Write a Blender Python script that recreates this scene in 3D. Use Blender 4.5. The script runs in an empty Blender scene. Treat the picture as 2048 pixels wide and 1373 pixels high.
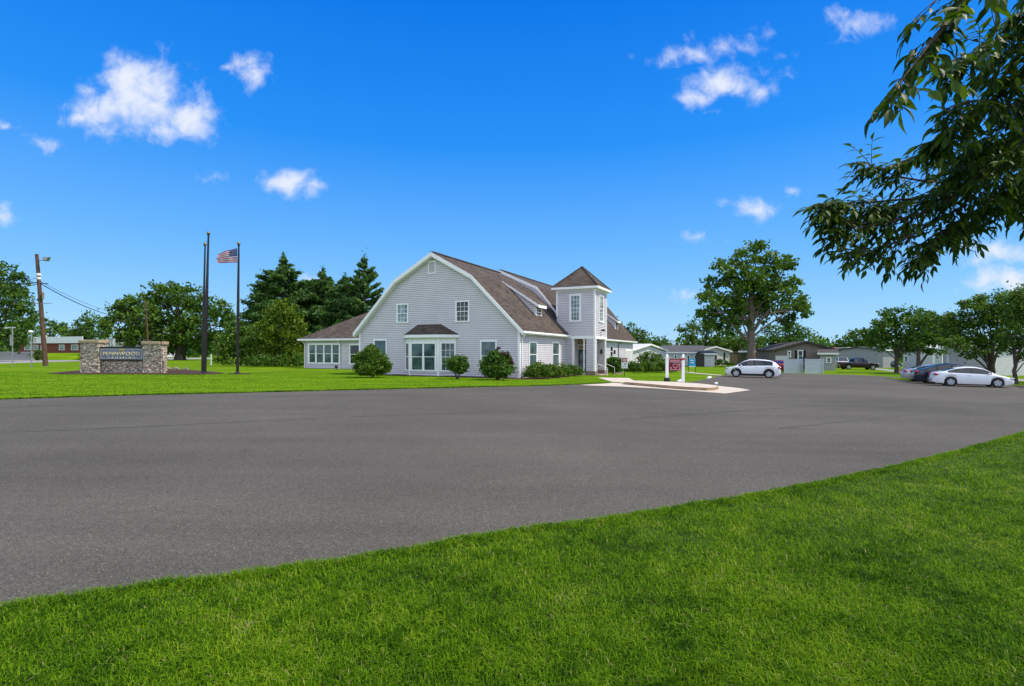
import bpy, bmesh, math, random
import numpy as np
from mathutils import Vector, Matrix
random.seed(11)
rng = np.random.default_rng(11)
S = bpy.context.scene
COL = S.collection
R = math.radians

SKY_SAT, SKY_HUE, SKY_STR, EXPO = 1.35, 0.5, 0.13, 0.10
NBLADE, NMID = 800000, 170000
NTWIG = 32
DENOISE = True
# ------------------------------------------------------------------ site survey
# the camera stands at the origin looking along +Y; F etc. are its pixel measures and
# turn a reading taken off the photograph into a point on the ground or at a depth
F, CX, CY, CAMH, ROLL = 1060.0, 1024.0, 706.0, 1.75, 0.003
XB = [-900, -5, 0, 4, 8, 12, 16, 20, 26, 32, 40, 55, 80, 120, 900]

def _zraw(x):
    sp = 4 * math.log(1 + math.exp(max(min(x / 4, 50), -50)))
    return -1.0 * (1 - math.exp(-sp * 0.024))
ZB = [_zraw(x) for x in XB]

def zg(x):
    return float(np.interp(x, XB, ZB))

def ray(px, py):
    dx, dy = px - CX, CY - py
    return (dx - ROLL * dy) / F, (dy + ROLL * dx) / F

def gp(px, py):
    u, v = ray(px, py)
    Z = 20.0
    for _ in range(40):
        Z = min((CAMH - zg(u * Z)) / max(-v, 1e-4), 900)
    return (u * Z, Z)

def at(px, py, Z):
    u, v = ray(px, py)
    return Vector((u * Z, Z, CAMH + v * Z))

def gx(px, Z):
    x = (px - CX) / F * Z
    return Vector((x, Z, zg(x)))

# ------------------------------------------------------------------ objects
def tag(o, label=None, cat=None, group=None, kind=None):
    if label: o['label'] = label
    if cat: o['category'] = cat
    if group: o['group'] = group
    if kind: o['kind'] = kind
    return o

def thing(name, label, cat, loc=(0, 0, 0), rz=0.0, group=None):
    o = bpy.data.objects.new(name, None)
    COL.objects.link(o)
    o.location = loc
    o.rotation_euler = (0, 0, rz)
    o.empty_display_size = 0.3
    return tag(o, label, cat, group)

def copy_tree(o, parent=None):
    c = o.copy()
    COL.objects.link(c)
    c.parent = parent
    for ch in o.children:
        copy_tree(ch, c)
    return c

class MB:
    def __init__(self):
        self.v, self.f, self.m = [], [], []
        self.mi = 0
    def face(self, pts):
        n = len(self.v)
        self.v += [tuple(p) for p in pts]
        self.f.append(tuple(range(n, n + len(pts))))
        self.m.append(self.mi)
    def add(self, vs, fs):
        n = len(self.v)
        self.v += [tuple(p) for p in vs]
        for f in fs:
            self.f.append(tuple(i + n for i in f))
            self.m.append(self.mi)
    def hexa(self, p):
        self.add(p, [(0, 3, 2, 1), (4, 5, 6, 7), (0, 1, 5, 4), (1, 2, 6, 5), (2, 3, 7, 6), (3, 0, 4, 7)])
        return self
    def box(self, x0, x1, y0, y1, z0, z1):
        return self.hexa([(x0, y0, z0), (x1, y0, z0), (x1, y1, z0), (x0, y1, z0), (x0, y0, z1), (x1, y0, z1), (x1, y1, z1), (x0, y1, z1)])
    def pbox(self, P, s0, s1, n0, n1, z0, z1):
        return self.hexa([P(s0, n1, z0), P(s1, n1, z0), P(s1, n0, z0), P(s0, n0, z0), P(s0, n1, z1), P(s1, n1, z1), P(s1, n0, z1), P(s0, n0, z1)])
    def tube(self, pts, rad, n=8, cap=True):
        pts = [Vector(p) for p in pts]
        if not hasattr(rad, '__len__'): rad = [rad] * len(pts)
        base = len(self.v)
        ref = None
        for i, p in enumerate(pts):
            d = (pts[min(i + 1, len(pts) - 1)] - pts[max(i - 1, 0)]).normalized()
            if ref is None:
                ref = Vector((1, 0, 0)) if abs(d.x) < 0.8 else Vector((0, 1, 0))
            a = (ref - d * ref.dot(d)).normalized()
            ref = a
            b = d.cross(a)
            for k in range(n):
                t = 2 * math.pi * k / n
                self.v.append(tuple(p + (a * math.cos(t) + b * math.sin(t)) * rad[i]))
        for i in range(len(pts) - 1):
            for k in range(n):
                k2 = (k + 1) % n
                self.f.append((base + i * n + k, base + i * n + k2, base + (i + 1) * n + k2, base + (i + 1) * n + k))
                self.m.append(self.mi)
        if cap:
            self.f.append(tuple(base + k for k in reversed(range(n)))); self.m.append(self.mi)
            e = base + (len(pts) - 1) * n
            self.f.append(tuple(e + k for k in range(n))); self.m.append(self.mi)
        return self
    def lathe(self, prof, c=(0, 0, 0), axis='z', n=20):
        """prof: list of (radius, height)"""
        base = len(self.v)
        for r, h in prof:
            for k in range(n):
                t = 2 * math.pi * k / n
                a, b = r * math.cos(t), r * math.sin(t)
                p = (a, b, h) if axis == 'z' else ((a, h, b) if axis == 'y' else (h, a, b))
                self.v.append((p[0] + c[0], p[1] + c[1], p[2] + c[2]))
        for i in range(len(prof) - 1):
            for k in range(n):
                k2 = (k + 1) % n
                q = (base + i * n + k, base + i * n + k2, base + (i + 1) * n + k2, base + (i + 1) * n + k)
                self.f.append(q if axis != 'y' else q[::-1]); self.m.append(self.mi)
        self.f.append(tuple(base + k for k in range(n))); self.m.append(self.mi)
        e = base + (len(prof) - 1) * n
        self.f.append(tuple(e + k for k in range(n))); self.m.append(self.mi)
        return self
    def ball(self, c, r, n=12, m=8, sz=(1, 1, 1)):
        pr = [(max(math.sin(math.pi * i / m), 0.02), -math.cos(math.pi * i / m)) for i in range(m + 1)]
        base = len(self.v)
        self.lathe(pr, n=n)
        for i in range(base, len(self.v)):
            x, y, z = self.v[i]
            self.v[i] = (c[0] + x * r * sz[0], c[1] + y * r * sz[1], c[2] + z * r * sz[2])
        return self
    def prism(self, poly, z0, z1):
        """poly: list of (x, y) ccw"""
        n = len(poly)
        a = [(x, y, z0) for x, y in poly]
        b = [(x, y, z1) for x, y in poly]
        fs = [tuple(reversed(range(n))), tuple(range(n, 2 * n))]
        fs += [(i, (i + 1) % n, n + (i + 1) % n, n + i) for i in range(n)]
        self.add(a + b, fs)
        return self
    def xprism(self, poly, fn, a, b):
        """poly of (p, q); fn(p, q, depth) -> point; between depths a and b"""
        n = len(poly)
        A = [fn(p, q, a) for p, q in poly]
        B = [fn(p, q, b) for p, q in poly]
        self.add(A + B, [tuple(reversed(range(n))), tuple(range(n, 2 * n))] + [(i, (i + 1) % n, n + (i + 1) % n, n + i) for i in range(n)])
        return self
    def build(self, name, mats, parent=None, smooth=False, fix=True, bevel=0):
        me = bpy.data.meshes.new(name)
        me.from_pydata(self.v, [], self.f)
        if not isinstance(mats, (list, tuple)): mats = [mats]
        for m in mats: me.materials.append(m)
        if len(mats) > 1: me.polygons.foreach_set('material_index', self.m)
        if fix:
            bm = bmesh.new(); bm.from_mesh(me)
            bmesh.ops.recalc_face_normals(bm, faces=bm.faces)
            bm.to_mesh(me); bm.free()
        if smooth:
            me.polygons.foreach_set('use_smooth', [True] * len(me.polygons))
        me.update()
        o = bpy.data.objects.new(name, me)
        COL.objects.link(o)
        o.parent = parent
        if smooth:
            try:
                me.set_sharp_from_angle(angle=R(40))
            except Exception:
                pass
        if bevel:
            b = o.modifiers.new('edge', 'BEVEL'); b.width = bevel; b.segments = 2; b.limit_method = 'ANGLE'
        return o

def np_mesh(name, V, Fq, mat, parent=None, smooth=False, idx=None):
    """V (n,3), Fq (m,k) int arrays -> mesh object"""
    me = bpy.data.meshes.new(name)
    V = np.asarray(V, np.float32); Fq = np.asarray(Fq, np.int32)
    m, k = Fq.shape
    me.vertices.add(len(V)); me.vertices.foreach_set('co', V.ravel())
    me.loops.add(m * k); me.loops.foreach_set('vertex_index', Fq.ravel())
    me.polygons.add(m)
    me.polygons.foreach_set('loop_start', np.arange(m, dtype=np.int32) * k)
    me.polygons.foreach_set('loop_total', np.full(m, k, np.int32))
    mats = mat if isinstance(mat, (list, tuple)) else [mat]
    for q in mats: me.materials.append(q)
    if idx is not None: me.polygons.foreach_set('material_index', np.asarray(idx, np.int32))
    if smooth: me.polygons.foreach_set('use_smooth', np.ones(m, bool))
    me.update(calc_edges=True)
    me.validate()
    o = bpy.data.objects.new(name, me)
    COL.objects.link(o)
    o.parent = parent
    return o

def sheet(name, poly, off, mat, kind='structure', thick=0.0):
    """a ground sheet that follows the lie of the land: poly of (x, y)"""
    bm = bmesh.new()
    vs = [bm.verts.new((x, y, 0)) for x, y in poly]
    bm.faces.new(vs)
    bmesh.ops.triangulate(bm, faces=bm.faces[:])
    for xb in XB:
        bmesh.ops.bisect_plane(bm, geom=bm.verts[:] + bm.edges[:] + bm.faces[:], plane_co=(xb, 0, 0), plane_no=(1, 0, 0))
    bmesh.ops.recalc_face_normals(bm, faces=bm.faces)
    if bm.faces and sum(f.normal.z for f in bm.faces) < 0:
        bmesh.ops.reverse_faces(bm, faces=bm.faces)
    if thick:
        r = bmesh.ops.extrude_face_region(bm, geom=bm.faces[:])
        ev = [g for g in r['geom'] if isinstance(g, bmesh.types.BMVert)]
        es = set(ev)
        for v in bm.verts:
            v.co.z = zg(v.co.x) + (off if v in es else off - thick)
        bmesh.ops.recalc_face_normals(bm, faces=bm.faces)
    else:
        for v in bm.verts: v.co.z = zg(v.co.x) + off
    me = bpy.data.meshes.new(name); bm.to_mesh(me); bm.free()
    me.materials.append(mat)
    o = bpy.data.objects.new(name, me); COL.objects.link(o)
    if kind: o['kind'] = kind
    return o

def text(body, size, mat, parent, mtx, name='lettering', ext=0.004, sx=1.0, spacing=1.0, align='CENTER'):
    cu = bpy.data.curves.new('t', 'FONT')
    cu.body = body; cu.size = size; cu.extrude = ext; cu.align_x = align; cu.align_y = 'CENTER'; cu.space_character = spacing
    t = bpy.data.objects.new('t', cu); COL.objects.link(t)
    dg = bpy.context.evaluated_depsgraph_get(); dg.update()
    me = bpy.data.meshes.new_from_object(t.evaluated_get(dg))
    bpy.data.objects.remove(t); bpy.data.curves.remove(cu)
    me.name = name
    me.transform(Matrix.Diagonal((sx, 1, 1, 1)))
    me.transform(mtx)
    me.materials.clear(); me.materials.append(mat)
    o = bpy.data.objects.new(name, me); COL.objects.link(o); o.parent = parent
    return o

# ------------------------------------------------------------------ materials
def newmat(name):
    m = bpy.data.materials.new(name); m.use_nodes = True
    nt = m.node_tree
    return m, nt, nt.nodes['Principled BSDF'], nt.nodes['Material Output']

def nd(nt, typ, **kw):
    n = nt.nodes.new(typ)
    for k, v in kw.items():
        if k.startswith('i_'): n.inputs[k[2:].replace('_', ' ')].default_value = v
        else: setattr(n, k, v)
    return n

def ramp(nt, fac, stops):
    r = nt.nodes.new('ShaderNodeValToRGB')
    e = r.color_ramp.elements
    while len(e) < len(stops): e.new(0.5)
    for i, (p, c) in enumerate(stops):
        e[i].position = p; e[i].color = (*c, 1) if len(c) == 3 else c
    nt.links.new(fac, r.inputs[0])
    return r

def math_(nt, op, a, b=None, c=None, clamp=False):
    n = nt.nodes.new('ShaderNodeMath'); n.operation = op; n.use_clamp = clamp
    for i, x in enumerate((a, b, c)):
        if x is None: continue
        if isinstance(x, (int, float)): n.inputs[i].default_value = x
        else: nt.links.new(x, n.inputs[i])
    return n.outputs[0]

def mixc(nt, fac, a, b, typ='MIX'):
    n = nt.nodes.new('ShaderNodeMix'); n.data_type = 'RGBA'; n.blend_type = typ
    for i, x in ((0, fac), (6, a), (7, b)):
        if isinstance(x, (int, float)): n.inputs[i].default_value = x
        elif isinstance(x, (tuple, list)): n.inputs[i].default_value = (*x, 1) if len(x) == 3 else x
        else: nt.links.new(x, n.inputs[i])
    return n.outputs[2]

def mat(name, col, rough=0.6, var=0.08, scale=3.0, bump=0.0, bscale=60.0, spec=0.3, metal=0.0, coat=0.0):
    m, nt, b, out = newmat(name)
    tc = nd(nt, 'ShaderNodeTexCoord')
    n1 = nd(nt, 'ShaderNodeTexNoise'); n1.inputs['Scale'].default_value = scale; n1.inputs['Detail'].default_value = 6
    nt.links.new(tc.outputs['Object'], n1.inputs['Vector'])
    lo = tuple(c * (1 - var) for c in col); hi = tuple(min(c * (1 + var), 1) for c in col)
    r = ramp(nt, n1.outputs['Fac'], [(0.3, lo), (0.7, hi)])
    nt.links.new(r.outputs[0], b.inputs['Base Color'])
    b.inputs['Roughness'].default_value = rough
    b.inputs['Specular IOR Level'].default_value = spec
    b.inputs['Metallic'].default_value = metal
    b.inputs['Coat Weight'].default_value = coat
    b.inputs['Coat Roughness'].default_value = 0.04
    if bump:
        n2 = nd(nt, 'ShaderNodeTexNoise'); n2.inputs['Scale'].default_value = bscale; n2.inputs['Detail'].default_value = 4
        nt.links.new(tc.outputs['Object'], n2.inputs['Vector'])
        bp = nd(nt, 'ShaderNodeBump'); bp.inputs['Strength'].default_value = bump; bp.inputs['Distance'].default_value = 0.02
        nt.links.new(n2.outputs['Fac'], bp.inputs['Height']); nt.links.new(bp.outputs[0], b.inputs['Normal'])
    return m

def leafmat(name, dark, mid, light, trans=0.3, rough=0.5, spec=0.25, big=0.5):
    m, nt, b, out = newmat(name)
    g = nd(nt, 'ShaderNodeNewGeometry')
    tc = nd(nt, 'ShaderNodeTexCoord')
    n1 = nd(nt, 'ShaderNodeTexNoise'); n1.inputs['Scale'].default_value = big; n1.inputs['Detail'].default_value = 2
    nt.links.new(tc.outputs['Object'], n1.inputs['Vector'])
    a = math_(nt, 'MULTIPLY', g.outputs['Random Per Island'], 0.55)
    f = math_(nt, 'ADD', a, math_(nt, 'MULTIPLY', n1.outputs['Fac'], 0.45))
    r = ramp(nt, f, [(0.12, dark), (0.5, mid), (0.85, light)])
    nt.links.new(r.outputs[0], b.inputs['Base Color'])
    b.inputs['Roughness'].default_value = rough
    b.inputs['Specular IOR Level'].default_value = spec
    t = nd(nt, 'ShaderNodeBsdfTranslucent')
    br = mixc(nt, 1.0, r.outputs[0], (1.25, 1.3, 0.6), 'MULTIPLY')
    nt.links.new(br, t.inputs[0])
    mx = nd(nt, 'ShaderNodeMixShader'); mx.inputs[0].default_value = trans
    nt.links.new(b.outputs[0], mx.inputs[1]); nt.links.new(t.outputs[0], mx.inputs[2])
    nt.links.new(mx.outputs[0], out.inputs[0])
    return m

M = {}
M['white'] = mat('white_paint', (0.86, 0.85, 0.83), 0.45, 0.03, 2)
M['seam'] = mat('painted_lap_shadow', (0.26, 0.245, 0.26), 0.9, 0.15, 2)  # dark tone painted in as the shadow line where boards lap
M['siding'] = mat('pale_grey_clapboard', (0.665, 0.628, 0.655), 0.55, 0.06, 0.8, 0.15, 40)
M['siding2'] = mat('lavender_grey_siding', (0.56, 0.55, 0.58), 0.6, 0.05, 0.8, 0.1, 30)
M['dark'] = mat('dark_void', (0.012, 0.012, 0.013), 0.7, 0.1, 3)
M['wood_pole'] = mat('weathered_pole_wood', (0.10, 0.055, 0.035), 0.85, 0.35, 4, 0.5, 18)
M['bronze'] = mat('dark_bronze_metal', (0.035, 0.03, 0.03), 0.4, 0.15, 3, metal=0.6)
M['brass'] = mat('dull_brass', (0.25, 0.17, 0.06), 0.35, 0.15, 5, metal=0.8)
M['steel'] = mat('galvanised_steel', (0.32, 0.33, 0.34), 0.45, 0.15, 6, metal=0.7)
M['concrete'] = mat('pale_concrete', (0.52, 0.445, 0.36), 0.85, 0.12, 1.3, 0.25, 50)
M['curb'] = mat('weathered_curb_concrete', (0.30, 0.21, 0.13), 0.9, 0.25, 2.5, 0.3, 40)
M['brick'] = mat('brown_brick', (0.22, 0.16, 0.13), 0.85, 0.3, 9, 0.3, 30)
M['bark'] = mat('grey_brown_bark', (0.075, 0.055, 0.042), 0.9, 0.4, 7, 0.8, 22)
M['barklight'] = mat('pale_bark', (0.16, 0.125, 0.095), 0.9, 0.4, 5, 0.8, 18)
M['black'] = mat('black_plastic', (0.015, 0.015, 0.016), 0.5, 0.15, 5)
M['tyre'] = mat('tyre_rubber', (0.018, 0.018, 0.019), 0.8, 0.15, 9, 0.2, 80)
M['rim'] = mat('alloy_rim', (0.55, 0.56, 0.58), 0.3, 0.05, 5, metal=0.85)
M['red_lens'] = mat('red_lens', (0.42, 0.012, 0.015), 0.12, 0.1, 5, spec=0.6)
M['clear_lens'] = mat('headlamp_lens', (0.45, 0.47, 0.5), 0.1, 0.1, 8, spec=0.7)
M['cargl'] = mat('tinted_car_glass', (0.012, 0.018, 0.02), 0.05, 0.1, 2, spec=0.7)
M['carwhite'] = mat('white_car_paint', (0.76, 0.77, 0.79), 0.25, 0.02, 1, coat=0.7)
M['carnavy'] = mat('navy_car_paint', (0.006, 0.011, 0.028), 0.25, 0.05, 1, coat=0.8)
M['carsilver'] = mat('silver_car_paint', (0.42, 0.43, 0.45), 0.3, 0.03, 1, metal=0.5, coat=0.6)
M['carmaroon'] = mat('dark_maroon_car_paint', (0.014, 0.004, 0.004), 0.3, 0.05, 1, coat=0.4)
M['carred'] = mat('red_car_paint', (0.22, 0.012, 0.012), 0.25, 0.05, 1, coat=0.8)
M['chrome'] = mat('chrome', (0.7, 0.7, 0.72), 0.12, 0.02, 3, metal=1.0)
M['maroon'] = mat('maroon_board', (0.14, 0.008, 0.022), 0.5, 0.1, 4)
M['pink'] = mat('faded_pink_lettering', (0.62, 0.30, 0.34), 0.6, 0.15, 6)
M['gold'] = mat('cream_gold_lettering', (0.86, 0.70, 0.38), 0.4, 0.1, 5)
M['signblue'] = mat('slate_blue_sign_face', (0.15, 0.18, 0.24), 0.5, 0.08, 3)
M['signwhite'] = mat('reflective_sign_white', (0.72, 0.73, 0.73), 0.35, 0.03, 3)
M['cyan'] = mat('bright_blue_banner', (0.01, 0.28, 0.52), 0.45, 0.2, 3)
M['signred'] = mat('red_sign_panel', (0.33, 0.03, 0.025), 0.45, 0.12, 4)
M['cable'] = mat('black_cable', (0.02, 0.02, 0.02), 0.6, 0.1, 3)
M['rock'] = mat('grey_rock', (0.22, 0.19, 0.16), 0.9, 0.35, 5, 0.6, 20)
M['mulch'] = mat('brown_mulch', (0.06, 0.032, 0.018), 0.95, 0.5, 9, 1.0, 30)
M['vinyl'] = mat('grey_white_vinyl_fence', (0.40, 0.44, 0.48), 0.5, 0.12, 3, 0.1, 12)
M['tan'] = mat('tan_siding', (0.42, 0.33, 0.20), 0.7, 0.08, 2, 0.2, 20)
M['brownsiding'] = mat('taupe_siding', (0.20, 0.165, 0.14), 0.7, 0.1, 2, 0.2, 20)
M['greysiding'] = mat('mid_grey_siding', (0.32, 0.32, 0.33), 0.7, 0.08, 2, 0.2, 20)
M['lightgrey'] = mat('light_grey_vinyl', (0.56, 0.55, 0.54), 0.6, 0.06, 2, 0.1, 20)
M['greenwall'] = mat('pale_sage_siding', (0.52, 0.55, 0.54), 0.6, 0.06, 2, 0.1, 20)
M['redbrick'] = mat('dark_red_brick', (0.16, 0.045, 0.03), 0.85, 0.3, 6, 0.3, 25)
M['redroof'] = mat('brick_red_shingle', (0.16, 0.07, 0.065), 0.9, 0.3, 3, 0.4, 20)
M['greyroof'] = mat('charcoal_shingle', (0.085, 0.085, 0.09), 0.9, 0.3, 3, 0.4, 20)
M['brownroof'] = mat('dark_brown_shingle', (0.06, 0.05, 0.045), 0.9, 0.3, 3, 0.4, 20)
M['yellow'] = mat('dull_yellow_paint', (0.52, 0.38, 0.05), 0.6, 0.12, 3)
M['flagred'] = mat('flag_red', (0.55, 0.012, 0.03), 0.8, 0.08, 3)
M['flagwhite'] = mat('flag_white', (0.82, 0.80, 0.79), 0.8, 0.05, 3)
M['flagblue'] = mat('flag_blue', (0.014, 0.03, 0.19), 0.8, 0.08, 3)

for k_ in ('flagred', 'flagwhite', 'flagblue'):
    nt_ = M[k_].node_tree; b_ = nt_.nodes['Principled BSDF']
    t_ = nd(nt_, 'ShaderNodeBsdfTranslucent'); nt_.links.new(b_.inputs['Base Color'].links[0].from_socket, t_.inputs[0])
    x_ = nd(nt_, 'ShaderNodeMixShader'); x_.inputs[0].default_value = 0.45
    nt_.links.new(b_.outputs[0], x_.inputs[1]); nt_.links.new(t_.outputs[0], x_.inputs[2]); nt_.links.new(x_.outputs[0], nt_.nodes['Material Output'].inputs[0])

def glassmat(name, top, low, rough=0.06):
    """window glass with a pale blind hanging in the upper half behind it"""
    m, nt, b, out = newmat(name)
    tc = nd(nt, 'ShaderNodeTexCoord')
    sp = nd(nt, 'ShaderNodeSeparateXYZ'); nt.links.new(tc.outputs['Object'], sp.inputs[0])
    n1 = nd(nt, 'ShaderNodeTexNoise'); n1.inputs['Scale'].default_value = 1.7; n1.inputs['Detail'].default_value = 3
    nt.links.new(tc.outputs['Object'], n1.inputs['Vector'])
    r = ramp(nt, n1.outputs['Fac'], [(0.38, low), (0.62, top)])
    nt.links.new(r.outputs[0], b.inputs['Base Color'])
    b.inputs['Roughness'].default_value = rough
    b.inputs['Specular IOR Level'].default_value = 0.6
    n2 = nd(nt, 'ShaderNodeTexNoise'); n2.inputs['Scale'].default_value = 0.9
    nt.links.new(tc.outputs['Object'], n2.inputs['Vector'])
    bp = nd(nt, 'ShaderNodeBump'); bp.inputs['Strength'].default_value = 0.12; bp.inputs['Distance'].default_value = 0.05
    nt.links.new(n2.outputs['Fac'], bp.inputs['Height']); nt.links.new(bp.outputs[0], b.inputs['Normal'])
    return m
M['glass'] = glassmat('window_glass', (0.08, 0.135, 0.135), (0.035, 0.062, 0.066))
M['glassdark'] = glassmat('dark_window_glass', (0.02, 0.026, 0.028), (0.006, 0.008, 0.01))
M['glasspale'] = glassmat('tower_window_glass', (0.30, 0.38, 0.39), (0.10, 0.15, 0.16))

def shingle():
    m, nt, b, out = newmat('brown_asphalt_shingle')
    tc = nd(nt, 'ShaderNodeTexCoord')
    sp = nd(nt, 'ShaderNodeSeparateXYZ'); nt.links.new(tc.outputs['Object'], sp.inputs[0])
    cb = nd(nt, 'ShaderNodeCombineXYZ')
    nt.links.new(math_(nt, 'ADD', sp.outputs[0], sp.outputs[1]), cb.inputs[0])
    nt.links.new(math_(nt, 'MULTIPLY', sp.outputs[2], 1.3), cb.inputs[1])
    br = nd(nt, 'ShaderNodeTexBrick'); nt.links.new(cb.outputs[0], br.inputs['Vector'])
    br.inputs['Color1'].default_value = (0.118, 0.096, 0.078, 1); br.inputs['Color2'].default_value = (0.060, 0.049, 0.041, 1)
    br.inputs['Mortar'].default_value = (0.035, 0.028, 0.026, 1)
    br.inputs['Scale'].default_value = 1.0; br.inputs['Brick Width'].default_value = 0.33; br.inputs['Row Height'].default_value = 0.145
    br.inputs['Mortar Size'].default_value = 0.012; br.inputs['Bias'].default_value = -0.1
    n1 = nd(nt, 'ShaderNodeTexNoise'); n1.inputs['Scale'].default_value = 0.7; n1.inputs['Detail'].default_value = 8; n1.inputs['Roughness'].default_value = 0.7
    nt.links.new(tc.outputs['Object'], n1.inputs['Vector'])
    r = ramp(nt, n1.outputs['Fac'], [(0.3, (0.72, 0.7, 0.7)), (0.7, (1.25, 1.2, 1.15))])
    nt.links.new(mixc(nt, 1.0, br.outputs['Color'], r.outputs[0], 'MULTIPLY'), b.inputs['Base Color'])
    b.inputs['Roughness'].default_value = 0.92; b.inputs['Specular IOR Level'].default_value = 0.15
    bp = nd(nt, 'ShaderNodeBump'); bp.inputs['Strength'].default_value = 0.7; bp.inputs['Distance'].default_value = 0.02
    n3 = nd(nt, 'ShaderNodeTexNoise'); n3.inputs['Scale'].default_value = 90
    nt.links.new(tc.outputs['Object'], n3.inputs['Vector'])
    h = math_(nt, 'ADD', math_(nt, 'MULTIPLY', br.outputs['Fac'], -0.8), math_(nt, 'MULTIPLY', n3.outputs['Fac'], 0.5))
    nt.links.new(h, bp.inputs['Height']); nt.links.new(bp.outputs[0], b.inputs['Normal'])
    return m
M['shingle'] = shingle()

def stonemat():
    m, nt, b, out = newmat('dry_laid_fieldstone')
    tc = nd(nt, 'ShaderNodeTexCoord')
    mp = nd(nt, 'ShaderNodeMapping'); mp.inputs['Scale'].default_value = (3.0, 3.0, 7.6)
    nt.links.new(tc.outputs['Object'], mp.inputs[0])
    wn = nd(nt, 'ShaderNodeTexNoise'); wn.inputs['Scale'].default_value = 1.5
    nt.links.new(mp.outputs[0], wn.inputs['Vector'])
    wv = mixc(nt, 0.22, mp.outputs[0], wn.outputs['Color'], 'ADD')
    v1 = nd(nt, 'ShaderNodeTexVoronoi'); v1.feature = 'F1'; nt.links.new(wv, v1.inputs['Vector']); v1.inputs['Scale'].default_value = 1.0
    v2 = nd(nt, 'ShaderNodeTexVoronoi'); v2.feature = 'DISTANCE_TO_EDGE'; nt.links.new(wv, v2.inputs['Vector']); v2.inputs['Scale'].default_value = 1.0
    sc = nd(nt, 'ShaderNodeSeparateColor'); nt.links.new(v1.outputs['Color'], sc.inputs[0])
    r = ramp(nt, sc.outputs[0], [(0.0, (0.34, 0.27, 0.20)), (0.35, (0.58, 0.46, 0.33)), (0.65, (0.47, 0.42, 0.33)), (1.0, (0.72, 0.60, 0.44))])
    n1 = nd(nt, 'ShaderNodeTexNoise'); n1.inputs['Scale'].default_value = 9; n1.inputs['Detail'].default_value = 6
    nt.links.new(tc.outputs['Object'], n1.inputs['Vector'])
    rr = ramp(nt, n1.outputs['Fac'], [(0.25, (0.7, 0.7, 0.7)), (0.75, (1.25, 1.25, 1.25))])
    c = mixc(nt, 1.0, r.outputs[0], rr.outputs[0], 'MULTIPLY')
    e = ramp(nt, v2.outputs['Distance'], [(0.02, (0, 0, 0)), (0.09, (1, 1, 1))])
    c2 = mixc(nt, e.outputs[0], (0.13, 0.11, 0.09), c)
    nt.links.new(c2, b.inputs['Base Color'])
    b.inputs['Roughness'].default_value = 0.9
    bp = nd(nt, 'ShaderNodeBump'); bp.inputs['Strength'].default_value = 1.0; bp.inputs['Distance'].default_value = 0.06
    hh = math_(nt, 'ADD', e.outputs[0], math_(nt, 'MULTIPLY', n1.outputs['Fac'], 0.4))
    nt.links.new(hh, bp.inputs['Height']); nt.links.new(bp.outputs[0], b.inputs['Normal'])
    return m
M['stone'] = stonemat()

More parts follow.
